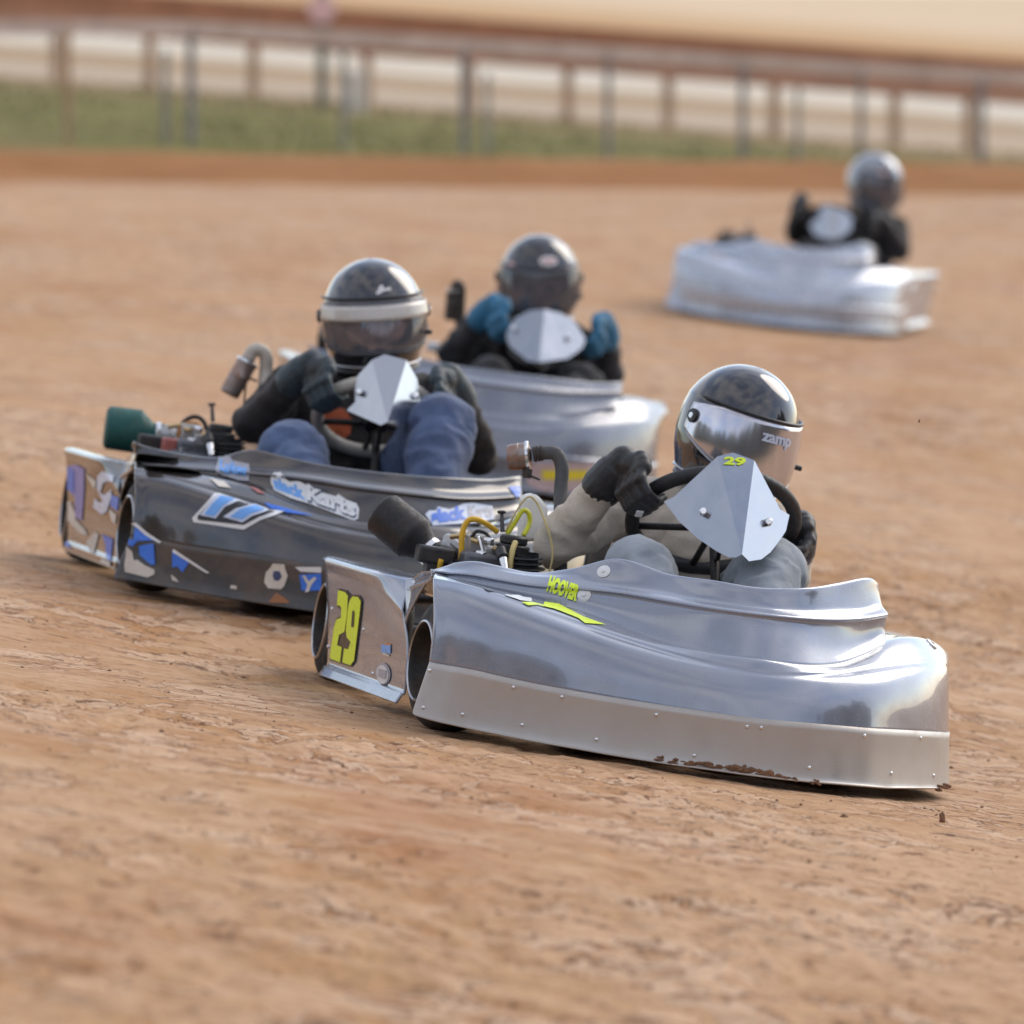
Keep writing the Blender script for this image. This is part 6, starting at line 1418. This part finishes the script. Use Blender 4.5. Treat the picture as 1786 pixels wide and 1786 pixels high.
# kart 29: black cone filter, yellow hoses, wrapped exhaust loop
root = KART[1][0]
engine(root, dict(a=(-.640, .36, .402), b=(-.560, .305, .350), r1=.050, r2=.052, mat='filter_black', neck=.030, neckmat='pipe_dark'),
       [('hose_yellow', .0065, [(-.481, .15, .285), (-.484, .15, .33), (-.490, .15, .385), (-.482, .15, .414), (-.462, .15, .420), (-.435, .16, .412), (-.409, .17, .399)]),
        ('hose_lime', .0055, [(-.380, .20, .395), (-.366, .20, .425), (-.353, .20, .452), (-.338, .20, .447), (-.334, .20, .425), (-.345, .19, .398)]),
        ('hose_pale', .0065, [(-.388, .06, .385), (-.396, .04, .365), (-.398, .03, .335), (-.393, .03, .290)]),
        ('hose_pale', .0022, [(-.385, .2, .40), (-.362, .20, .46), (-.345, .20, .484), (-.328, .20, .478), (-.310, .19, .45), (-.292, .15, .402), (-.286, .13, .36), (-.292, .12, .31)]),
        ('black_plastic', .004, [(-.47, .14, .38), (-.462, .13, .395), (-.44, .13, .392), (-.425, .12, .37)]),
        ('bolt_metal', .003, [(-.462, .11, .385), (-.452, .10, .36), (-.447, .09, .335), (-.45, .09, .315)]),
        ('hose_yellow', .006, [(-.527, .16, .30), (-.529, .15, .315), (-.528, .15, .322)])])
bm = bmesh.new()
tk = [bm.verts.new((x, y, z)) for y in (.30, .36) for x, z in ((-.334, .480), (-.308, .492), (-.276, .468), (-.271, .440), (-.283, .387), (-.325, .379))]
bm.faces.new(tk[:6]); bm.faces.new(tk[:5:-1])
for i in range(6): bm.faces.new((tk[i], tk[i + 6], tk[(i + 1) % 6 + 6], tk[(i + 1) % 6]))
bmesh.ops.recalc_face_normals(bm, faces=bm.faces[:])
bev(bmobj('fuel_tank', bm, 'white_plastic', root), .010, 3)
exhaust(root, [(-.240, .22, .30), (-.242, .28, .405), (-.244, .34, .50), (-.246, .355, .555), (-.262, .365, .584), (-.290, .375, .582), (-.312, .38, .575)], .0155, 'pipe_wrap', ((-.318, .385, .572), (-.362, .40, .560)), .030, 'muffler_metal', ribs=3)
bm = bmesh.new()
box(bm, (-.236, .28, .434), (.10, .05, .022), Matrix.Rotation(R(-50), 3, 'Y'))
bev(bmobj('seat_strut', bm, 'black_metal', root), .004)
# black kart: green filter, brown and lime hoses, cream exhaust loop hanging a muffler
root = KART[2][0]
engine(root, dict(a=(-.644, .36, .347), b=(-.550, .355, .347), r1=.055, r2=.056, mat='filter_green', neck=.027, neckmat='pipe_dark'),
       [('hose_brown', .0065, [(-.476, .18, .31), (-.476, .18, .36), (-.470, .18, .380), (-.45, .18, .388), (-.433, .18, .386), (-.425, .18, .365)]),
        ('black_plastic', .006, [(-.478, .2, .35), (-.470, .2, .385), (-.445, .2, .405), (-.420, .2, .400), (-.402, .19, .37)]),
        ('hose_lime', .007, [(-.417, .12, .372), (-.410, .12, .350), (-.398, .11, .32)]),
        ('hose_yellow', .006, [(-.395, .12, .36), (-.392, .11, .335), (-.393, .11, .31)])], red=True)
exhaust(root, [(-.250, .30, .36), (-.250, .36, .46), (-.250, .38, .53), (-.254, .38, .575), (-.270, .38, .592), (-.290, .38, .588), (-.300, .38, .565)], .0175, 'pipe_cream', ((-.300, .38, .560), (-.338, .375, .470)), .027, 'muffler_metal')
tube('cable', [(-.300, .37, .575), (-.298, .37, .48), (-.290, .37, .36)], .003, 'pipe_dark', root, 6, 4)
root = KART[3][0]
engine(root, dict(a=(-.60, .36, .34), b=(-.54, .35, .34), r1=.05, r2=.05, mat='filter_black', neck=.027, neckmat='pipe_dark'), [('hose_yellow', .006, [(-.48, .15, .28), (-.48, .15, .36), (-.44, .15, .37)])])
exhaust(root, [(-.140, .36, .34), (-.148, .39, .43), (-.158, .40, .50), (-.165, .40, .56), (-.178, .40, .572), (-.184, .40, .55)], .017, 'pipe_dark', ((-.184, .40, .555), (-.180, .40, .455)), .025, 'pipe_dark')
cyl('fuel_tank_cap', (-.236, .2, .355), (-.236, .2, .385), .022, 'washer_white', root, 18, bevel=.006)
root = KART[4][0]
engine(root, dict(a=(-.56, .34, .345), b=(-.50, .33, .34), r1=.042, r2=.042, mat='filter_black', neck=.027, neckmat='pipe_dark'), [('hose_brown', .006, [(-.48, .15, .30), (-.48, .15, .38), (-.44, .15, .38)])])
# clay caked along the bottom of the front skirt of kart 29
def mud_on(par, spots):
    bm = bmesh.new()
    bv = bvh_of(par)
    for (x, z, s) in spots:
        h, n, i, d = bv.ray_cast(Vector((x, -3, z)), Vector((0, 1, 0)))
        if h is None: continue
        for q in range(7):
            c = h + Vector((rnd.uniform(-.02, .02) * s, -.001, rnd.uniform(-.005, .005)))
            r_ = bmesh.ops.create_icosphere(bm, subdivisions=1, radius=1)
            sx_, sz_ = rnd.uniform(.006, .014) * s, rnd.uniform(.0025, .006) * s
            for v in r_['verts']:
                v.co = Vector((v.co.x * sx_, v.co.y * .003, v.co.z * sz_)) * (1 + .4 * noise.noise(v.co * 2 + c * 50)) + c
    tag(bmobj('caked_mud', bm, 'mud', par, True, None), kind='stuff')
mud_on(KART[1][2], [(-.20, .016, .6), (-.17, .015, .7), (-.14, .016, .9), (-.11, .017, 1.0), (-.085, .018, .8), (-.05, .019, 1.2), (-.02, .019, 1.2), (.01, .017, 1.0), (.03, .017, 1.1), (.07, .014, .6), (.12, .013, .5), (.2, .013, .5), (.28, .013, .6), (.36, .013, .5), (.40, .013, .6), (.44, .014, .8), (.47, .016, .8), (.49, .017, .9)])
clod(.865, 11.65, .013, 'small dark clod of clay on the track just right of kart 29')
clod(.838, 12.0, .0035, 'tiny speck of clay flying in the air right of the front helmet', .80)
